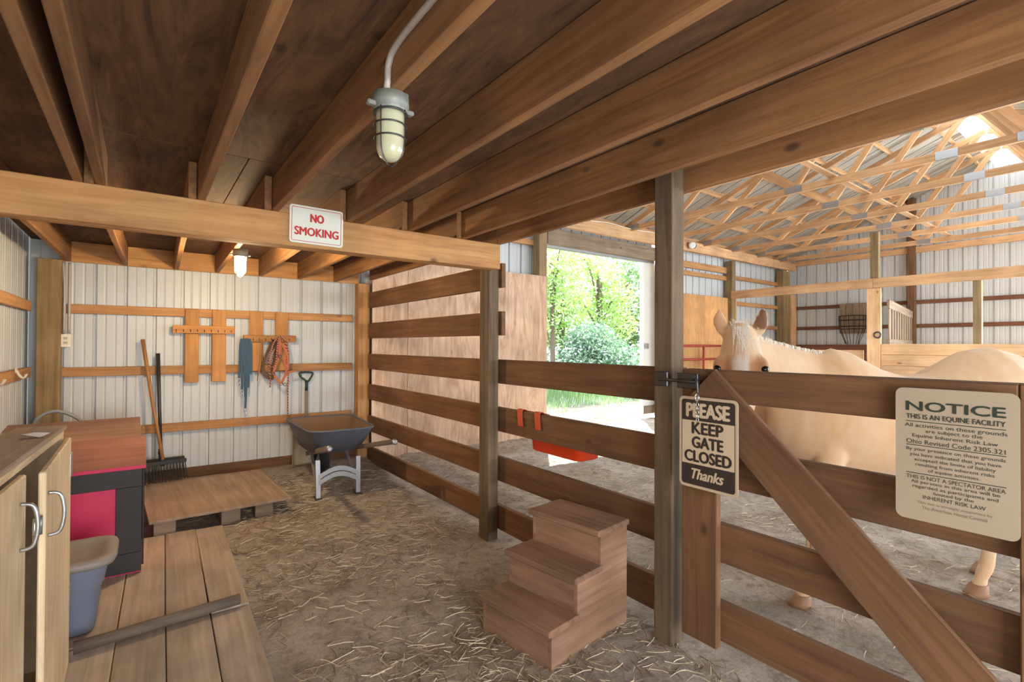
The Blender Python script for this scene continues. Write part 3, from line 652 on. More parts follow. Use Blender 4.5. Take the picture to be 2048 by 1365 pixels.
for z, w, d in ((.44, .03, .02), (.40, .10, .04), (.33, .16, .06), (.0, .17, .07), (-.02, .165, .065)):
    ring = [Vector((.02 + w * math.cos(a), .12 - .10 * (.44 - z) + d * (abs(math.cos(a)) ** 3) * -1 + .0, z)) for a in [math.pi * i / 10 for i in range(11)]]
    ring += [v + Vector((0, .008, 0)) for v in reversed(ring)]; rings.append(ring)
loft('scoop', sh, rings, alu)

# ================================================================ WHEELBARROW
wbm = plain('dark_blue_grey_tray', (92, 96, 108), .55, .1, .15, 30, .18); wbd = plain('dusty_tray_inside', (128, 104, 84), .85, 0, .3, 25, .2); hw = wood('polegrey', 'X')
wb_ = thing('wheelbarrow', 'dusty blue grey wheelbarrow with wooden handles and steel legs', 'wheelbarrow', (1.53, 4.95, 0), R(-3))
def tray(off):
    out = []
    for z, y0, y1, w0, w1, rd in ((.40, .02, .52, .20, .22, .10), (.42, -.04, .58, .235, .26, .11), (.52, -.16, .68, .265, .30, .12), (.62, -.25, .76, .29, .335, .13), (.655, -.27, .79, .30, .345, .13)):
        pts = rrect(0, (y0 + y1) / 2, z, 1, (y1 - y0) / 2 - off, rd, 6); cy = (y0 + y1) / 2; hy = (y1 - y0) / 2
        q = []
        for p in rrect(0, cy, z, (w0 + w1) / 2 - off, hy - off, rd, 6):
            f = (p.y - y0) / (y1 - y0); q.append(Vector((p.x * (w0 + (w1 - w0) * f) / ((w0 + w1) / 2), p.y, z + (.02 if off else 0) * (z < .41))))
        out.append(q)
    return out
o_ = loft('tray_shell', wb_, tray(0), wbm, False); i_ = loft('tray_inside', wb_, tray(.006), wbd, False)
k0 = len(tray(0)[0]); raw('tray_floor', tray(.006)[0], [tuple(range(k0))], wbd, wb_); raw('tray_underside', tray(0)[0], [tuple(range(k0))[::-1]], wbm, wb_)
rim = tray(0)[-1]; pipe('rolled_rim', wb_, rim, .011, wbm, 8, True)
for s in (-1, 1):
    bar('handle', wb_, (s * .12, .74, .27), (s * .27, -.80, .605), .036, .045, hw)
    lathe('grip_end', wb_, [(.012, 0), (.024, .005), (.024, .03), (.012, .035)], steel, (s * .272, -.83, .612), 14).rotation_euler = (R(90), 0, 0)
    bar('leg', wb_, (s * .19, -.06, .36), (s * .185, -.08, 0.0), .045, .022, steel, up=(0, 1, 0)); bar('leg_brace', wb_, (s * .17, .30, .36), (s * .182, -.06, .02), .03, .012, steel)
    box('foot', wb_, (s * .185 - .03, -.13, -.012), (s * .185 + .03, .02, .008), dark_steel)
rings = []
for t_ in [i / 8 for i in range(9)]:
    x_ = -.185 + .37 * t_; arch = .07 * math.sin(math.pi * t_); rings.append([Vector((x_, -.088, .12 + arch)), Vector((x_, -.074, .12 + arch)), Vector((x_, -.074, .165 + arch)), Vector((x_, -.088, .165 + arch))])
loft('leg_crossbar', wb_, rings, steel, smooth=False)
rings = [[v + Vector((0, 0, .055)) for v in r] for r in rings]; loft('leg_crossbar', wb_, rings, steel, smooth=False)
tyre = plain('black_rubber', (38, 37, 36), .85)
pipe('tyre', wb_, [(0, .62 + .15 * math.cos(a), .19 + .15 * math.sin(a)) for a in [i * math.pi / 14 for i in range(28)]], .05, tyre, 12, True)
lathe('hub', wb_, [(.02, -.06), (.11, -.02), (.11, .02), (.02, .06)], steel, (0, .62, .19)).rotation_euler = (0, R(90), 0)

# ================================================================ MOUNTING STEPS
ms = thing('mounting_steps', 'three step wooden mounting block against the fence', 'steps', (1.465, 1.715, 0), R(8))
RUN, RISE, WID = .185, .176, .45
for i in range(3):
    x0 = i * RUN + .02; z1 = (i + 1) * RISE - .03; xe = x0 + RUN if i < 2 else x0 + .235
    box('riser', ms, (x0, .012, i * RISE - .005 if i else -.03), (x0 + .02, WID - .012, z1), 'step')
    box('tread', ms, (x0 - .028, -.018, z1 + .001), (xe + .012, WID + .018, z1 + .031), 'step')
for y0 in (-.008, WID - .016):
    vs = []; prof = [(.02, -.03)]
    for i in range(3): prof += [(i * RUN + .02, i * RISE - (.03 if i else .03)), (i * RUN + .02, (i + 1) * RISE - .031)]
    prof = [(.02, -.03), (.02, RISE - .031), (.02 + RUN, RISE - .031), (.02 + RUN, 2 * RISE - .031), (.02 + 2 * RUN, 2 * RISE - .031), (.02 + 2 * RUN, 3 * RISE - .031), (.02 + 2 * RUN + .235, 3 * RISE - .031), (.02 + 2 * RUN + .235, -.03)]
    k = len(prof); vs = [(x_, y0, z_) for x_, z_ in prof] + [(x_, y0 + .022, z_) for x_, z_ in prof]
    raw('side_panel', vs, [tuple(range(k)), tuple(range(2 * k - 1, k - 1, -1))] + [(i, k + i, k + (i + 1) % k, (i + 1) % k) for i in range(k)], wood('step', 'X'), ms)
box('back_panel', ms, (.02 + 2 * RUN + .235, .0, -.03), (.02 + 2 * RUN + .252, WID, 3 * RISE - .031), 'step')

# ================================================================ LEFT SIDE: CABINET, BINS, TOTE, BOARDS
cb = thing('storage_cabinet', 'pale plywood storage cabinet with two doors and dusty top', 'cabinet', (-.272, 2.95, 0), R(-2.9))
D = .53; LN = 2.2; HT = 1.07
box('far_end_panel', cb, (-D, -.02, .02), (-.004, 0, HT), 'plycab'); box('back_panel', cb, (-D, -LN, .02), (-D + .02, 0, HT), 'plycab')
box('top_board', cb, (-.16, -LN, HT), (.006, .006, HT + .02), 'dustboard'); box('sunken_lid', cb, (-D + .03, -LN, HT - .06), (-.165, -.025, HT - .04), 'greywood'); box('back_rail', cb, (-D, -LN, HT), (-D + .07, .0, HT + .02), 'dustboard')
box('top_rail', cb, (-.03, -LN, HT - .03), (-.001, -.02, HT - .001), 'plycab'); box('bottom_board', cb, (-D, -LN, .02), (-.02, 0, .05), 'plycab')
d1 = box('door', cb, (-.001, -1.70, .04), (.018, -.758, HT - .035), 'plycab')
box('near_end_panel', cb, (-D, -LN, .02), (-.004, -LN + .02, HT), 'plycab'); box('front_panel', cb, (-.001, -LN, .04), (.018, -1.71, HT - .035), 'plycab')
d2 = box('door', cb, (-.001, -.755, .04), (.018, -.005, HT - .035), 'plycab')
d2.rotation_euler.z = R(3.2); d2.location = (.0085 + .375 * math.sin(R(3.2)) + .004, -.005 - .375 * math.cos(R(3.2)), d2.location.z)
def dh(par, x_, y_, z_): pipe('handle', par, curve_pts([(x_, y_, z_ + .07), (x_ + .03, y_, z_ + .06), (x_ + .04, y_, z_), (x_ + .03, y_, z_ - .06), (x_, y_, z_ - .07)], 5), .006, steel, 8)
dh(d1, .01, .40, .35); dh(d2, .01, -.33, .35)
for z_ in (.38, -.2): box('hinge', d2, (.009, .33, z_ - .05), (.013, .40, z_ + .05), steel, bev=.001)
pk = thing('snap_link', 'silver snap link hanging from the cabinet door handle', 'snap link', (-.288, 2.17, .87)); pipe('link', pk, [(.02, .012 * math.cos(a), .035 * math.sin(a) - .01) for a in [q * math.pi / 8 for q in range(16)]], .006, chrome, 8, True); pipe('gate', pk, [(.03, .012, -.03), (.03, .014, .03)], .006, steel)
pink = plain('pink_red_paint', (214, 44, 92), .55, 0, .05, 20, .08); blackp = plain('worn_black_paint', (50, 46, 46), .6, 0, .1, 30, .3)
def feed_bin(label, loc, rz, top, z0):
    t = thing('feed_bin', label, 'bin', loc, rz); w, d, h0, h1 = .80, .62, .66, .735
    vs = [(-w, 0, z0), (0, 0, z0), (0, d, z0), (-w, d, z0), (-w, 0, h0), (0, 0, h0), (0, d, h1), (-w, d, h1)]
    raw('body', vs, [(0, 1, 5, 4), (1, 2, 6, 5), (2, 3, 7, 6), (3, 0, 4, 7), (0, 3, 2, 1), (4, 5, 6, 7)], pink, t)
    for nm, lo, hi in (('front_frame', (-w, -.012, h0 - .12), (0, -.001, h0 - .002)), ('front_frame', (-w, -.012, z0 + .01), (0, -.001, .13)), ('front_frame', (-.13, -.012, .131), (0, -.001, h0 - .121)), ('front_frame', (-w, -.012, .131), (-w + .12, -.001, h0 - .121))): box(nm, t, lo, hi, blackp, bev=.002)
    box('side_frame', t, (.001, .03, .03), (.012, .09, h0 - .01), blackp); box('side_frame', t, (.001, d - .08, .03), (.012, d - .01, h1 - .02), blackp)
    l = bar('lid', t, (-w / 2 - .0, -.03, h0 + .008), (-w / 2, d + .02, h1 + .015), w + .04, .018, wood(top, 'Y')); l.data.materials.clear(); l.data.materials.append(wood(top, 'Y'))
    box('lid_edge', t, (-w - .02, -.036, h0 - .006), (.02, -.031, h0 + .014), pink, bev=.001)
    pipe('handle', t, curve_pts([(-.52, -.012, h0 - .05), (-.51, -.035, h0 - .055), (-.40, -.035, h0 - .06), (-.39, -.012, h0 - .05)], 4), .005, chrome, 6)
    for s in (0, 1): box('hasp', t, (.013, .12 + s * .1, h0 + .0), (.02, .17 + s * .1, h0 + .012), dark_steel)
    return t
feed_bin('pink and black wooden feed bin with worn reddish lid beside the tote', (.005, 3.94, .015), 0, 'redtop', 0)
feed_bin('pink and black feed bin with brown lid behind the other bin', (-.02, 4.72, .065), R(1), 'browntop', -.03)
tote = thing('plastic_tote', 'grey blue plastic tote with dusty grey lid by the cabinet', 'tote', (-.345, 3.36, .018))
tm = plain('grey_blue_plastic', (126, 136, 158), .4, 0, .05, 40, .05); tl = plain('dusty_grey_lid', (150, 142, 136), .6, 0, .1, 40, .15)
loft('body', tote, [rrect(0, 0, z_, hx, hy, rd, 5) for z_, hx, hy, rd in ((0, .155, .12, .05), (.01, .165, .13, .06), (.23, .19, .155, .07), (.24, .20, .165, .07), (.33, .215, .18, .075), (.345, .225, .19, .08))], tm)
loft('lid', tote, [rrect(0, 0, z_, hx, hy, rd, 5) for z_, hx, hy, rd in ((.335, .24, .20, .09), (.36, .252, .212, .095), (.375, .245, .205, .09), (.378, .20, .16, .07), (.362, .185, .145, .065), (.36, .12, .1, .05))], tl)
wk = thing('plank_walkway', 'dusty plank walkway laid over the dirt by the bins', 'walkway', (0, 3, 0), R(-1.5))
xe = [-.71, -.5, -.295, -.095, .105, .30, .485]
for j, (ya, yb_) in enumerate(((.13, 1.61), (-1.3, .11))):
    for i in range(6):
        dy = random.uniform(-.04, .04); o = box('plank', wk, (xe[i] + (0 if j else 0) + .002, ya + (dy if j else 0), -.012), (xe[i + 1] - .002 - (.0 if j == 0 else .0), yb_ + (0 if j else dy), .014 + random.uniform(-.003, .003)), 'floorplank', rz=random.uniform(-.004, .004))
tag(pipe('grey_pole', None, [(-.245, 3.06, .047), (-.1, 3.07, .047), (.1, 3.09, .047), (.443, 3.12, .047)], .028, wood('polegrey', 'X'), 12), 'grey weathered round pole lying across the planks', 'pole')
mb = thing('plywood_platform', 'dusty plywood panel raised on blocks by the back wall', 'platform', (.52, 5.15, 0), R(3))
o = box('panel', mb, (-.5, -.53, .115), (.51, .62, .135), 'dustboard'); o.rotation_euler.x = R(1.2)
for x_, y_ in ((.30, -.42), (.05, -.42), (-.4, -.45), (.40, .5), (-.4, .5)): box('support_block', mb, (x_ - .07, y_ - .06, -.02), (x_ + .07, y_ + .06, .105 if y_ < 0 else .128), 'greywood')
tag(pipe('grey_hose', None, curve_pts([(-.72, 5.56, .06), (-.72, 5.55, .5), (-.70, 5.55, .78), (-.66, 5.55, .86), (-.58, 5.56, .89), (-.50, 5.57, .865), (-.42, 5.58, .80), (-.38, 5.58, .72)], 6), .014, plain('grey_hose_plastic', (140, 142, 140), .5), 10), 'grey hose arching up behind the rear feed bin', 'hose')
tag(raw('crumpled_paper', [(.03 * math.cos(i * 1.3) * (1 + .3 * (i % 3)), .02 * math.sin(i * 1.3), .012 * (i % 2)) for i in range(8)] + [(0, 0, .018)], [(i, (i + 1) % 8, 8) for i in range(8)], plain('pale_paper', (206, 190, 180), .8), None, False, (-.33, 2.62, 1.092)), 'scrap of pale crumpled paper on the cabinet top', 'paper')

# ================================================================ FENCE FEEDER AND SMALL THINGS
fd = thing('fence_feeder', 'bright orange plastic feeder hooked over the second fence board', 'feeder', (2.30, 2.6, .775)); of = plain('orange_plastic', (236, 74, 34), .4); ofs = plain('faded_orange_strap', (206, 86, 52), .6)
rings = []
for z_, hx, hy, rd in ((-.08, .09, .24, .05), (-.07, .105, .255, .06), (.10, .12, .27, .07), (.115, .128, .28, .07)): rings.append(rrect(.07, 0, z_, hx, hy, rd, 5))
loft('tub', fd, rings, of); pipe('rim', fd, [p + Vector((0, 0, .115)) - Vector((0, 0, p.z)) for p in rrect(.07, 0, .115, .128, .28, .07, 5)], .012, of, 8, True)
pipe('hanger_bar', fd, [(-.07, .25, .2), (-.07, .0, .2)], .008, ofs, 8)
for y_ in (.255, .06):
    P_ = [(-.05, y_, .105), (-.074, y_, .17), (-.08, y_, .206), (-.10, y_, .216), (-.122, y_, .211), (-.130, y_ - .01, .16), (-.130, y_ - .018, .10)]; vs = []; fs = []
    for p in curve_pts(P_, 4):
        for s in (-.028, .028): vs.append(p + Vector((0, s, 0))); vs.append(p + Vector((-.004, s, .004)))
    n_ = len(vs) // 4
    for i in range(n_ - 1):
        a = i * 4; fs += [(a, a + 4, a + 6, a + 2), (a + 1, a + 3, a + 7, a + 5), (a, a + 1, a + 5, a + 4), (a + 2, a + 6, a + 7, a + 3)]
    raw('hook_strap', vs, fs, ofs, fd)
tw = thing('twine_tuft', 'small tuft of pink baling twine on the fence board', 'twine', (2.19, 3.30, .985)); tp = plain('pink_twine', (176, 110, 140), .8)
for i in range(14):
    a = random.uniform(0, 6.28); r_ = random.uniform(.02, .05); pipe('strand', tw, [(0, 0, 0), (r_ * .5 * math.cos(a), r_ * math.sin(a), .02), (r_ * .7 * math.cos(a + .7), r_ * 1.3 * math.sin(a + .7), random.uniform(.0, .035))], .0025, tp, 5)

# ================================================================ HORSE
F = Vector((-.8645, .5026, 0)); NR = Vector((-.5026, -.8645, 0)); PW = Vector((3.31, 1.29, 0)); UP = Vector((0, 0, 1))
def HP(s, t, z): return PW + F * s + NR * t + UP * z
bm = bmesh.new()
def tube_bm(rings):
    n = len(rings[0]); vr = [[bm.verts.new(p) for p in r] for r in rings]
    for i in range(len(vr) - 1):
        for j in range(n): bm.faces.new((vr[i][j], vr[i][(j + 1) % n], vr[i + 1][(j + 1) % n], vr[i + 1][j]))
    bm.faces.new(vr[0][::-1]); bm.faces.new(vr[-1])
def ell(c, a, b, ra, rb, n=20, pinch=0):
    out = []
    for i in range(n):
        an = 2 * math.pi * i / n; ca, sa = math.cos(an), math.sin(an)
        out.append(c + a * (ca * ra * (1 - pinch * max(0, sa) ** 2)) + b * (sa * rb))
    return out
trunk = [(.44, .98, 1.12, .07, 0), (.40, .90, 1.18, .12, 0), (.30, .82, 1.26, .175, 0), (.16, .745, 1.37, .215, .25), (0, .70, 1.445, .245, .45), (-.12, .685, 1.42, .262, .4), (-.28, .675, 1.33, .28, .15), (-.46, .675, 1.275, .29, .0), (-.62, .70, 1.29, .285, .1), (-.76, .75, 1.36, .28, .2), (-.9, .80, 1.43, .285, .25), (-1.04, .84, 1.455, .28, .25), (-1.2, .90, 1.42, .24, .2), (-1.32, .97, 1.34, .17, .1), (-1.40, 1.05, 1.26, .09, 0)]
tube_bm([ell(HP(s, 0, (zb + zt) / 2), NR, UP, hw, (zt - zb) / 2, 24, p) for s, zb, zt, hw, p in trunk])
neckp = [(.02, .0, 1.14, .15, .27), (.2, .015, 1.20, .135, .235), (.36, .05, 1.27, .115, .195), (.50, .095, 1.33, .10, .165), (.62, .15, 1.385, .09, .14), (.68, .19, 1.41, .085, .12)]
rg_ = []
for i, (s, t, z, hw, hh) in enumerate(neckp):
    c = HP(s, t, z); d = Vector(HP(*neckp[min(i + 1, 5)][:3]) - HP(*neckp[max(i - 1, 0)][:3])).normalized(); sd_ = d.cross(UP).normalized(); u_ = sd_.cross(d)
    rg_.append(ell(c, sd_, u_, hw, hh, 20, .35))
tube_bm(rg_)
Q = Vector((2.60, 1.45, 1.525)); CF = Vector((-.87, -.49, 0)).normalized(); LT = Vector((.49, -.87, 0)).normalized()
AX = (CF * .30 - UP).normalized(); G = (CF - AX * CF.dot(AX)).normalized()
def HD(d, l, g): return Q + AX * d + LT * l + G * g
head = [(-.03, .04, .05), (0, .08, .10), (.07, .098, .13), (.14, .112, .145), (.20, .122, .15), (.25, .115, .15), (.33, .085, .125), (.43, .062, .09), (.52, .06, .075), (.58, .055, .06), (.61, .035, .04)]
tube_bm([ell(HD(d, 0, .10 - hd), LT, G, hw, hd, 20, .25) for d, hw, hd in head])
for sg_ in (-1, 1):                                   # brow ridges
    tube_bm([ell(HD(d, sg_ * l, .025), LT, G, r, r, 12) for d, l, r in ((.13, .085, .015), (.16, .098, .032), (.20, .104, .036), (.23, .104, .03), (.26, .095, .012))])
    er = []                                           # ears
    for k in range(9):
        f_ = k / 8; w = .040 * (math.sin(math.pi * (.22 + .78 * f_)) ** .8) + .003; c = HD(.02, sg_ * .072, .0) + (UP * .155 + LT * sg_ * .034 + CF * .015) * f_
        c += LT * sg_ * .012 * math.sin(math.pi * f_)
        er.append(ell(c, LT, CF, w, .018 * (1 - f_ * .7) + .003, 12))
    tube_bm(er)
def leg(pts, n=14):
    P_ = [Vector(p[:3]) for p in pts]; rings = []
    for i, p in enumerate(pts): rings.append(ell(P_[i], F, NR, p[3], p[3] * (p[4] if len(p) > 4 else .85), n))
    tube_bm(rings)
def fore(s, t, ln=0):
    leg([(*HP(s - .10 - ln, t * .8, 1.05), .13, .5), (*HP(s - .06 - ln, t * .95, .86), .10, .62), (*HP(s - .02 - ln, t, .70), .072), (*HP(s - ln * .85, t, .52), .052), (*HP(s + .005 - ln * .75, t, .45), .054), (*HP(s - ln * .65, t, .39), .042), (*HP(s - ln * .35, t, .25), .033), (*HP(s - ln * .12, t, .17), .036), (*HP(s + .005, t, .14), .041), (*HP(s + .025, t, .09), .034), (*HP(s + .04, t, .05), .042)])
    return (s + .045, t)
def hind(s, t):
    leg([(*HP(s - .10, t * .75, 1.22), .17, .55), (*HP(s + .0, t * .95, 1.0), .17, .6), (*HP(s + .08, t * 1.1, .84), .125, .7), (*HP(s + .0, t, .70), .085, .8), (*HP(s - .10, t, .56), .062), (*HP(s - .13, t, .50), .06), (*HP(s - .11, t, .44), .047), (*HP(s - .07, t, .28), .037), (*HP(s - .05, t, .17), .041), (*HP(s - .035, t, .14), .044), (*HP(s - .01, t, .09), .036), (*HP(s + .005, t, .05), .044)])
    return (s + .01, t)
HOOF = [fore(.245, .145, .09), fore(.03, -.12, .0), hind(-.845, .13), hind(-1.19, -.13)]
me = bpy.data.meshes.new('body'); bmesh.ops.recalc_face_normals(bm, faces=bm.faces[:]); bm.to_mesh(me); bm.free()
tmp = bpy.data.objects.new('tmp', me); COL.objects.link(tmp)
md = tmp.modifiers.new('r', 'REMESH'); md.mode = 'VOXEL'; md.voxel_size = .011; md = tmp.modifiers.new('s', 'SMOOTH'); md.factor = .5; md.iterations = 9
me = bpy.data.meshes.new_from_object(tmp.evaluated_get(bpy.context.evaluated_depsgraph_get())); bpy.data.objects.remove(tmp)
for p in me.polygons: p.use_smooth = True
ca = me.color_attributes.new('coat', 'FLOAT_COLOR', 'POINT')
c_body, c_pale, c_white, c_tan, c_dark = [Vector(lin(c)[:3]) for c in ((216, 170, 122), (228, 200, 166), (236, 226, 216), (188, 126, 76), (92, 62, 44))]
for i, v in enumerate(me.vertices):
    p = v.co; nz = noise.noise(p * 4) * .5 + .5 + .35 * noise.noise(Vector((p.x * 30, p.y * 30, p.z * 9))); col = c_body.lerp(c_pale, max(0, min(1, nz * .8)))
    q = p - Q; d, l, g = q.dot(AX), q.dot(LT), q.dot(G)
    if q.length < .75 and -.25 < d < .7 and abs(l) < .2 and g > -.2:
        if d > .10 and g > -.02:
            ey = max(0, 1 - ((abs(l) - .085) ** 2 + (d - .215) ** 2) / .006); col = col.lerp(c_tan, min(1, ey * 1.3) * .8)
            wj = .026 + .012 * noise.noise(Vector((d * 30, l * 30, 0))) + .01 * sstep(.1, .2, d)
            if d > .13: col = col.lerp(c_white, (1 - sstep(wj * .6, wj * 1.5, abs(l))) * sstep(.13, .19, d) * .9)
        if d < -.0 and abs(l) > .05 and v.normal.dot(CF) > .45 and q.z > .02: col = c_dark.lerp(c_tan, .25 + .5 * sstep(.02, .04, abs(abs(l) - .095))) if l > 0 else col.lerp(c_tan, .35)
    if p.z < .42: col = col.lerp(c_pale, .3)
    ca.data[i].color = (*col, 1)
m, N, L, P = nt('palomino_coat'); P.inputs['Roughness'].default_value = .62; P.inputs['Sheen Weight'].default_value = .25
at = N.new('ShaderNodeAttribute'); at.attribute_name = 'coat'; L.new(at.outputs['Color'], P.inputs['Base Color'])
tc = N.new('ShaderNodeTexCoord'); mp = N.new('ShaderNodeMapping'); mp.inputs['Scale'].default_value = (60, 160, 220); n1 = N.new('ShaderNodeTexNoise'); n1.inputs['Scale'].default_value = 1; n1.inputs['Detail'].default_value = 4; L.new(tc.outputs['Object'], mp.inputs[0]); L.new(mp.outputs[0], n1.inputs['Vector'])
bu = N.new('ShaderNodeBump'); bu.inputs['Strength'].default_value = .35; bu.inputs['Distance'].default_value = .004; L.new(n1.outputs[0], bu.inputs['Height']); L.new(bu.outputs[0], P.inputs['Normal'])
horse = thing('horse', 'palomino horse with white blaze looking over the gate', 'horse', (PW.x, PW.y, 0))
hb = link('body', me, horse, m); hb.location = (-PW.x, -PW.y, 0)
def hchild(o): o.location = Vector(o.location) - Vector((PW.x, PW.y, 0)); return o
hoofm = plain('hoof_horn', (158, 120, 90), .6, 0, .2, 60)
for s, t in HOOF: hchild(loft('hoof', horse, [ell(HP(s + ds, t, z), F, NR, r, r * .92, 16) for ds, z, r in ((.015, -.005, .062), (.01, .02, .058), (-.005, .055, .047), (-.012, .062, .04))], hoofm))
eyem = plain('dark_eye', (22, 18, 18), .08)
for sg_ in (-1, 1):
    c = HD(.212, sg_ * .109, .036); hchild(lathe('eye', horse, [(.001, -.024)] + [(.024 * math.cos(a), .024 * math.sin(a)) for a in [R(-75 + i * 15) for i in range(11)]] + [(.001, .024)], eyem, c, 16))
def hair(name, roots, mat, seed):
    rnd = random.Random(seed); vs = []; fs = []
    for pts, w in roots:
        P_ = curve_pts(pts, 4); b = len(vs)
        for i, p in enumerate(P_):
            ww = w * (1 - .8 * i / (len(P_) - 1)); vs += [p - LT * ww, p + LT * ww, p + CF * ww]
        for i in range(len(P_) - 1):
            for q in range(3): a = b + i * 3; fs.append((a + q, a + (q + 1) % 3, a + 3 + (q + 1) % 3, a + 3 + q))
    o = hchild(raw(name, vs, fs, mat, horse)); o['kind'] = 'stuff'; return o
hairm = plain('flaxen_hair', (246, 240, 226), .5)
rnd = random.Random(3); roots = []
for i in range(75):
    l0 = rnd.gauss(.004, .017); sw = rnd.uniform(-.015, .055); ln = rnd.uniform(.05, .19); g0 = .07
    roots.append(([HD(-.04 + rnd.uniform(-.01, .02), l0 * .8, .0 + rnd.uniform(-.05, .02)), HD(-.03, l0, .07), HD(.04, l0 * 1.05 + sw * .3, .118), HD(.02 + ln * .6, l0 * .9 + sw, .122 + rnd.uniform(0, .008)), HD(.02 + ln, l0 * .7 + sw * 1.6, .118)], .0017))
for i in range(50):
    l0 = rnd.uniform(-.045, .06); roots.append(([HD(-.03, l0, -.02), HD(-.06, l0 + rnd.uniform(-.01, .02), .0), HD(-.065, l0 + rnd.uniform(-.03, .05), .03 + rnd.uniform(-.02, .03))], .0016))
hair('forelock', roots, hairm, 1)
roots = []
for i in range(420):
    f_ = rnd.uniform(0, 1); s = .68 - f_ * .72; s = max(s, .021); j_ = max(j for j in range(5) if neckp[j][0] <= s); a = neckp[j_]; b_ = neckp[j_ + 1]; fr = (s - a[0]) / (b_[0] - a[0])
    t = a[1] + (b_[1] - a[1]) * fr; zt = a[2] + a[4] * .97 + ((b_[2] + b_[4] * .97) - (a[2] + a[4] * .97)) * fr
    ln = rnd.uniform(.08, .2); r0 = rnd.uniform(-.015, .015); side = -1 if rnd.random() < .97 else .5
    roots.append(([HP(s, t + r0, zt - .02), HP(s - .01, t + r0 + side * .02, zt + .018), HP(s - .03, t + side * .07, zt - ln * .25), HP(s - .04 + rnd.uniform(-.02, .02), t + side * .10, zt - ln)], .0028))
hair('mane', roots, hairm, 2)
roots = []
for i in range(160):
    a = rnd.uniform(0, 6.28); r_ = rnd.uniform(0, .03); roots.append(([HP(-1.38 + r_ * math.cos(a), r_ * math.sin(a), 1.24), HP(-1.48, r_ * 1.5 * math.sin(a), 1.12), HP(-1.5 + r_ * math.cos(a), r_ * 2 * math.sin(a), .8), HP(-1.47 + 2 * r_ * math.cos(a), 2 * r_ * math.sin(a), rnd.uniform(.35, .5))], .004))
hair('tail', roots, hairm, 3)

# ================================================================ OUTSIDE THE DOOR
def out_z(x, y): return .10 + .05 * noise.noise(Vector((x * .6, y * .6, 2))) + .015 * noise.noise(Vector((x * 4, y * 4, 2))) + max(0, y - 9) * .03
outm = dirt('outdoor_earth', (82, 76, 68), (122, 114, 104), (62, 66, 46))
grid('ground_outside', -4, 30, YB + .05, 30, .22, out_z, outm)
def leafmat(name, c, tr):
    m, N, L, P = nt(name); N.remove(P); d = N.new('ShaderNodeBsdfDiffuse'); t_ = N.new('ShaderNodeBsdfTranslucent'); mx = N.new('ShaderNodeMixShader'); mx.inputs[0].default_value = .5
    gl = N.new('ShaderNodeBsdfGlossy'); gl.inputs['Roughness'].default_value = .35; m2 = N.new('ShaderNodeMixShader'); m2.inputs[0].default_value = .22
    d.inputs[0].default_value = lin(c); t_.inputs[0].default_value = lin(tr); L.new(d.outputs[0], mx.inputs[1]); L.new(t_.outputs[0], mx.inputs[2]); L.new(mx.outputs[0], m2.inputs[1]); L.new(gl.outputs[0], m2.inputs[2]); L.new(m2.outputs[0], N['Material Output'].inputs[0])
    return m
lf = [leafmat('leaf_fresh_green', (112, 150, 66), (168, 204, 84)), leafmat('leaf_blue_green', (84, 118, 98), (104, 148, 98)), leafmat('leaf_dark_green', (62, 98, 52), (110, 154, 62))]
bark = plain('tree_bark', (92, 78, 66), .9, 0, .6, 30, .25)
def plant(name, label, cat, base, blobs, n, size, mat, trunk_r, group=None, seed=0):
    rnd = random.Random(seed); t = thing(name, label, cat, base, 0, group); vs = []; fs = []; tot = sum(b_[3] ** 2 for b_ in blobs)
    for bx_, by_, bz_, br_, sq in blobs:
        for i in range(int(n * br_ ** 2 / tot)):
            d = Vector((rnd.gauss(0, 1), rnd.gauss(0, 1), rnd.gauss(0, 1))).normalized() * br_ * (rnd.random() ** .45); d.z *= sq
            c = Vector((bx_, by_, bz_)) + d; a = Vector((rnd.gauss(0, 1), rnd.gauss(0, 1), rnd.gauss(0, .6))).normalized(); b_ = a.orthogonal().normalized(); b_ = Matrix.Rotation(rnd.uniform(0, 6.28), 3, a) @ b_; s = size * rnd.uniform(.6, 1.4); k = len(vs)
            vs += [c - a * s, c + b_ * s * .45, c + a * s, c - b_ * s * .45]; fs.append((k, k + 1, k + 2, k + 3))
    o = raw('foliage', vs, fs, mat, t); o['kind'] = 'stuff'
    top = max(b_[2] for b_ in blobs); pipe('trunk', t, curve_pts([(0, 0, -.3), (.03, .02, top * .4), (-.03, 0, top * .85)], 4), trunk_r, bark, 8, radii=None)
    for b_ in blobs[1:6]: pipe('branch', t, curve_pts([(0, 0, b_[2] * .55), (b_[0] * .5, b_[1] * .5, b_[2] * .85), (b_[0], b_[1], b_[2])], 3), trunk_r * .35, bark, 6)
    return t
plant('leafy_shrub', 'dense blue green shrub growing outside the open barn door', 'shrub', (10.9, 10.6, .1), [(0, 0, 1.0, 1.0, .9), (-.9, .2, .75, .8, .9), (.9, -.1, .8, .85, .9), (.2, .3, 1.6, .7, .8), (-.5, .1, 1.5, .5, .8)], 9000, .055, lf[1], .05, seed=1)
plant('leafy_shrub', 'low dark green shrub in the grass outside the door', 'shrub', (10.5, 8.6, .1), [(0, 0, .45, .45, .9), (.4, .1, .4, .4, .9), (-.3, 0, .35, .35, .9)], 2600, .05, lf[2], .04, seed=2)
plant('conifer_tree', 'young conifer with bare lower trunk left in the doorway', 'tree', (11.0, 12.2, .1), [(0, 0, 2.0, .8, .8), (.3, .2, 2.8, .9, .6), (-.4, 0, 1.5, .55, .6), (.1, .1, 3.7, .7, .9), (-.5, .2, 2.6, .6, .6)], 4000, .07, lf[0], .10, seed=3)
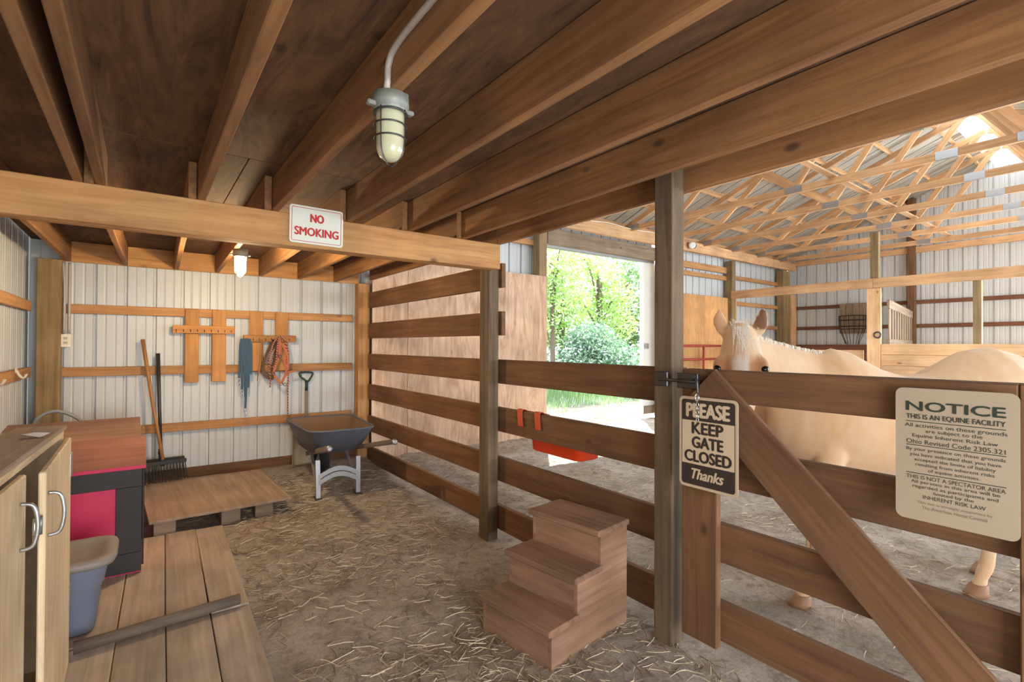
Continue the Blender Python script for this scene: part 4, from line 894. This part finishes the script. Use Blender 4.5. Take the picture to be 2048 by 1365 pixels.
plant('leafy_tree', 'fresh green leafy tree filling the doorway top', 'tree', (14.0, 13.4, .1), [(0, 0, 2.6, 1.0, .9), (-1.0, .3, 3.2, .9, .8), (.8, .0, 3.2, 1.0, .8), (.1, .2, 4.2, 1.0, .8), (-.8, 0, 4.6, .7, .8), (1.3, .3, 2.2, .9, .8)], 5200, .075, lf[0], .11, seed=4)
plant('leafy_tree', 'overhanging yellow green tree close to the door post', 'tree', (9.2, 10.6, .1), [(0, 0, 2.7, .7, .8), (.2, .0, 3.5, .9, .7), (-.5, .3, 3.1, .8, .7), (.5, .2, 4.3, .9, .7), (-.2, .2, 2.0, .5, .7)], 4000, .06, lf[0], .07, seed=5)
for i, (x, y, lb) in enumerate(((11.8, 16.5, 0), (15.6, 21, 0), (19.6, 16.8, 0), (23.5, 21.2, 0))):
    plant('background_tree', 'broad sunlit tree at the wood edge beyond the barn door', 'tree', (x, y, .3), [(0, 0, 3.2, 2.0, .9), (1.4, .3, 2.6, 1.6, .9), (-1.5, 0, 2.5, 1.6, .9), (.3, .2, 5.0, 1.7, .9), (0, 0, 1.4, 1.5, .8)], 4600, .13, lf[i % 3], .16, 'trees at the wood edge', seed=10 + i)
vs = []; fs = []; rnd = random.Random(5)
for i in range(15000):
    x = rnd.uniform(6.5, 14.5); y = rnd.uniform(8.0, 12.0) + (rnd.random() < .1) * -.6; z = out_z(x, y); h = rnd.uniform(.08, .38) * (.5 + sstep(8.3, 9.6, y)); a = rnd.uniform(0, 6.28); w = .006; c, s = math.cos(a), math.sin(a); b_ = rnd.uniform(-.1, .1); k = len(vs)
    vs += [(x - w * c, y - w * s, z), (x + w * c, y + w * s, z), (x + b_, y + b_ * .5, z + h)]; fs.append((k, k + 1, k + 2))
tag(raw('grass', vs, fs, lf[2]), 'tall green grass and weeds outside the door', 'grass', kind='stuff')

# ================================================================ LOOSE HAY ON THE GROUND
def straw(name, label, n, region, lens, seed, mats):
    rnd = random.Random(seed); vs = []; fs = []; mi = []
    x0, x1, y0, y1 = region; made = 0
    while made < n:
        x = rnd.uniform(x0, x1); y = rnd.uniform(y0, y1)
        d = .5 + .5 * noise.noise(Vector((x * 1.3, y * 1.3, 7)))
        if rnd.random() > d ** 1.6 * 1.6: continue
        if x < .53 and x > -.8 and y < 4.9 and x0 < 1: continue
        made += 1; z = ground_z(x, y) + rnd.uniform(.002, .012); a = rnd.uniform(0, 6.28); ln = rnd.uniform(*lens); cv = rnd.uniform(-.6, .6); w = rnd.uniform(.0011, .0022)
        p = Vector((x, y, z)); q = []
        for k in range(4): q.append(p.copy()); p = p + Vector((math.cos(a), math.sin(a), rnd.uniform(-.12, .16))) * ln / 3; a += cv * .5
        b = len(vs); nx = Vector((-math.sin(a), math.cos(a), 0)) * w
        for v in q: vs += [v - nx, v + nx, v + Vector((0, 0, w * 1.6))]
        for k in range(3):
            for j in range(3): fs.append((b + k * 3 + j, b + k * 3 + (j + 1) % 3, b + k * 3 + 3 + (j + 1) % 3, b + k * 3 + 3 + j)); mi.append(made % len(mats))
    me = bpy.data.meshes.new(name); me.from_pydata([tuple(v) for v in vs], [], fs)
    for m_ in mats: me.materials.append(m_)
    me.polygons.foreach_set('material_index', mi)
    return tag(link(name, me), label, 'straw', kind='stuff')
sm = [plain('hay_pale', (204, 190, 162), .8), plain('hay_tan', (150, 132, 106), .85), plain('hay_dull', (112, 97, 82), .9)]
straw('loose_hay', 'loose hay stems strewn over the tack corner dirt', 4600, (.3, 2.15, .9, 5.7), (.03, .13), 1, sm)
straw('arena_hay', 'scattered hay stems over the arena ground', 5200, (2.4, 6.5, -1, 5.7), (.03, .13), 2, sm[:2])
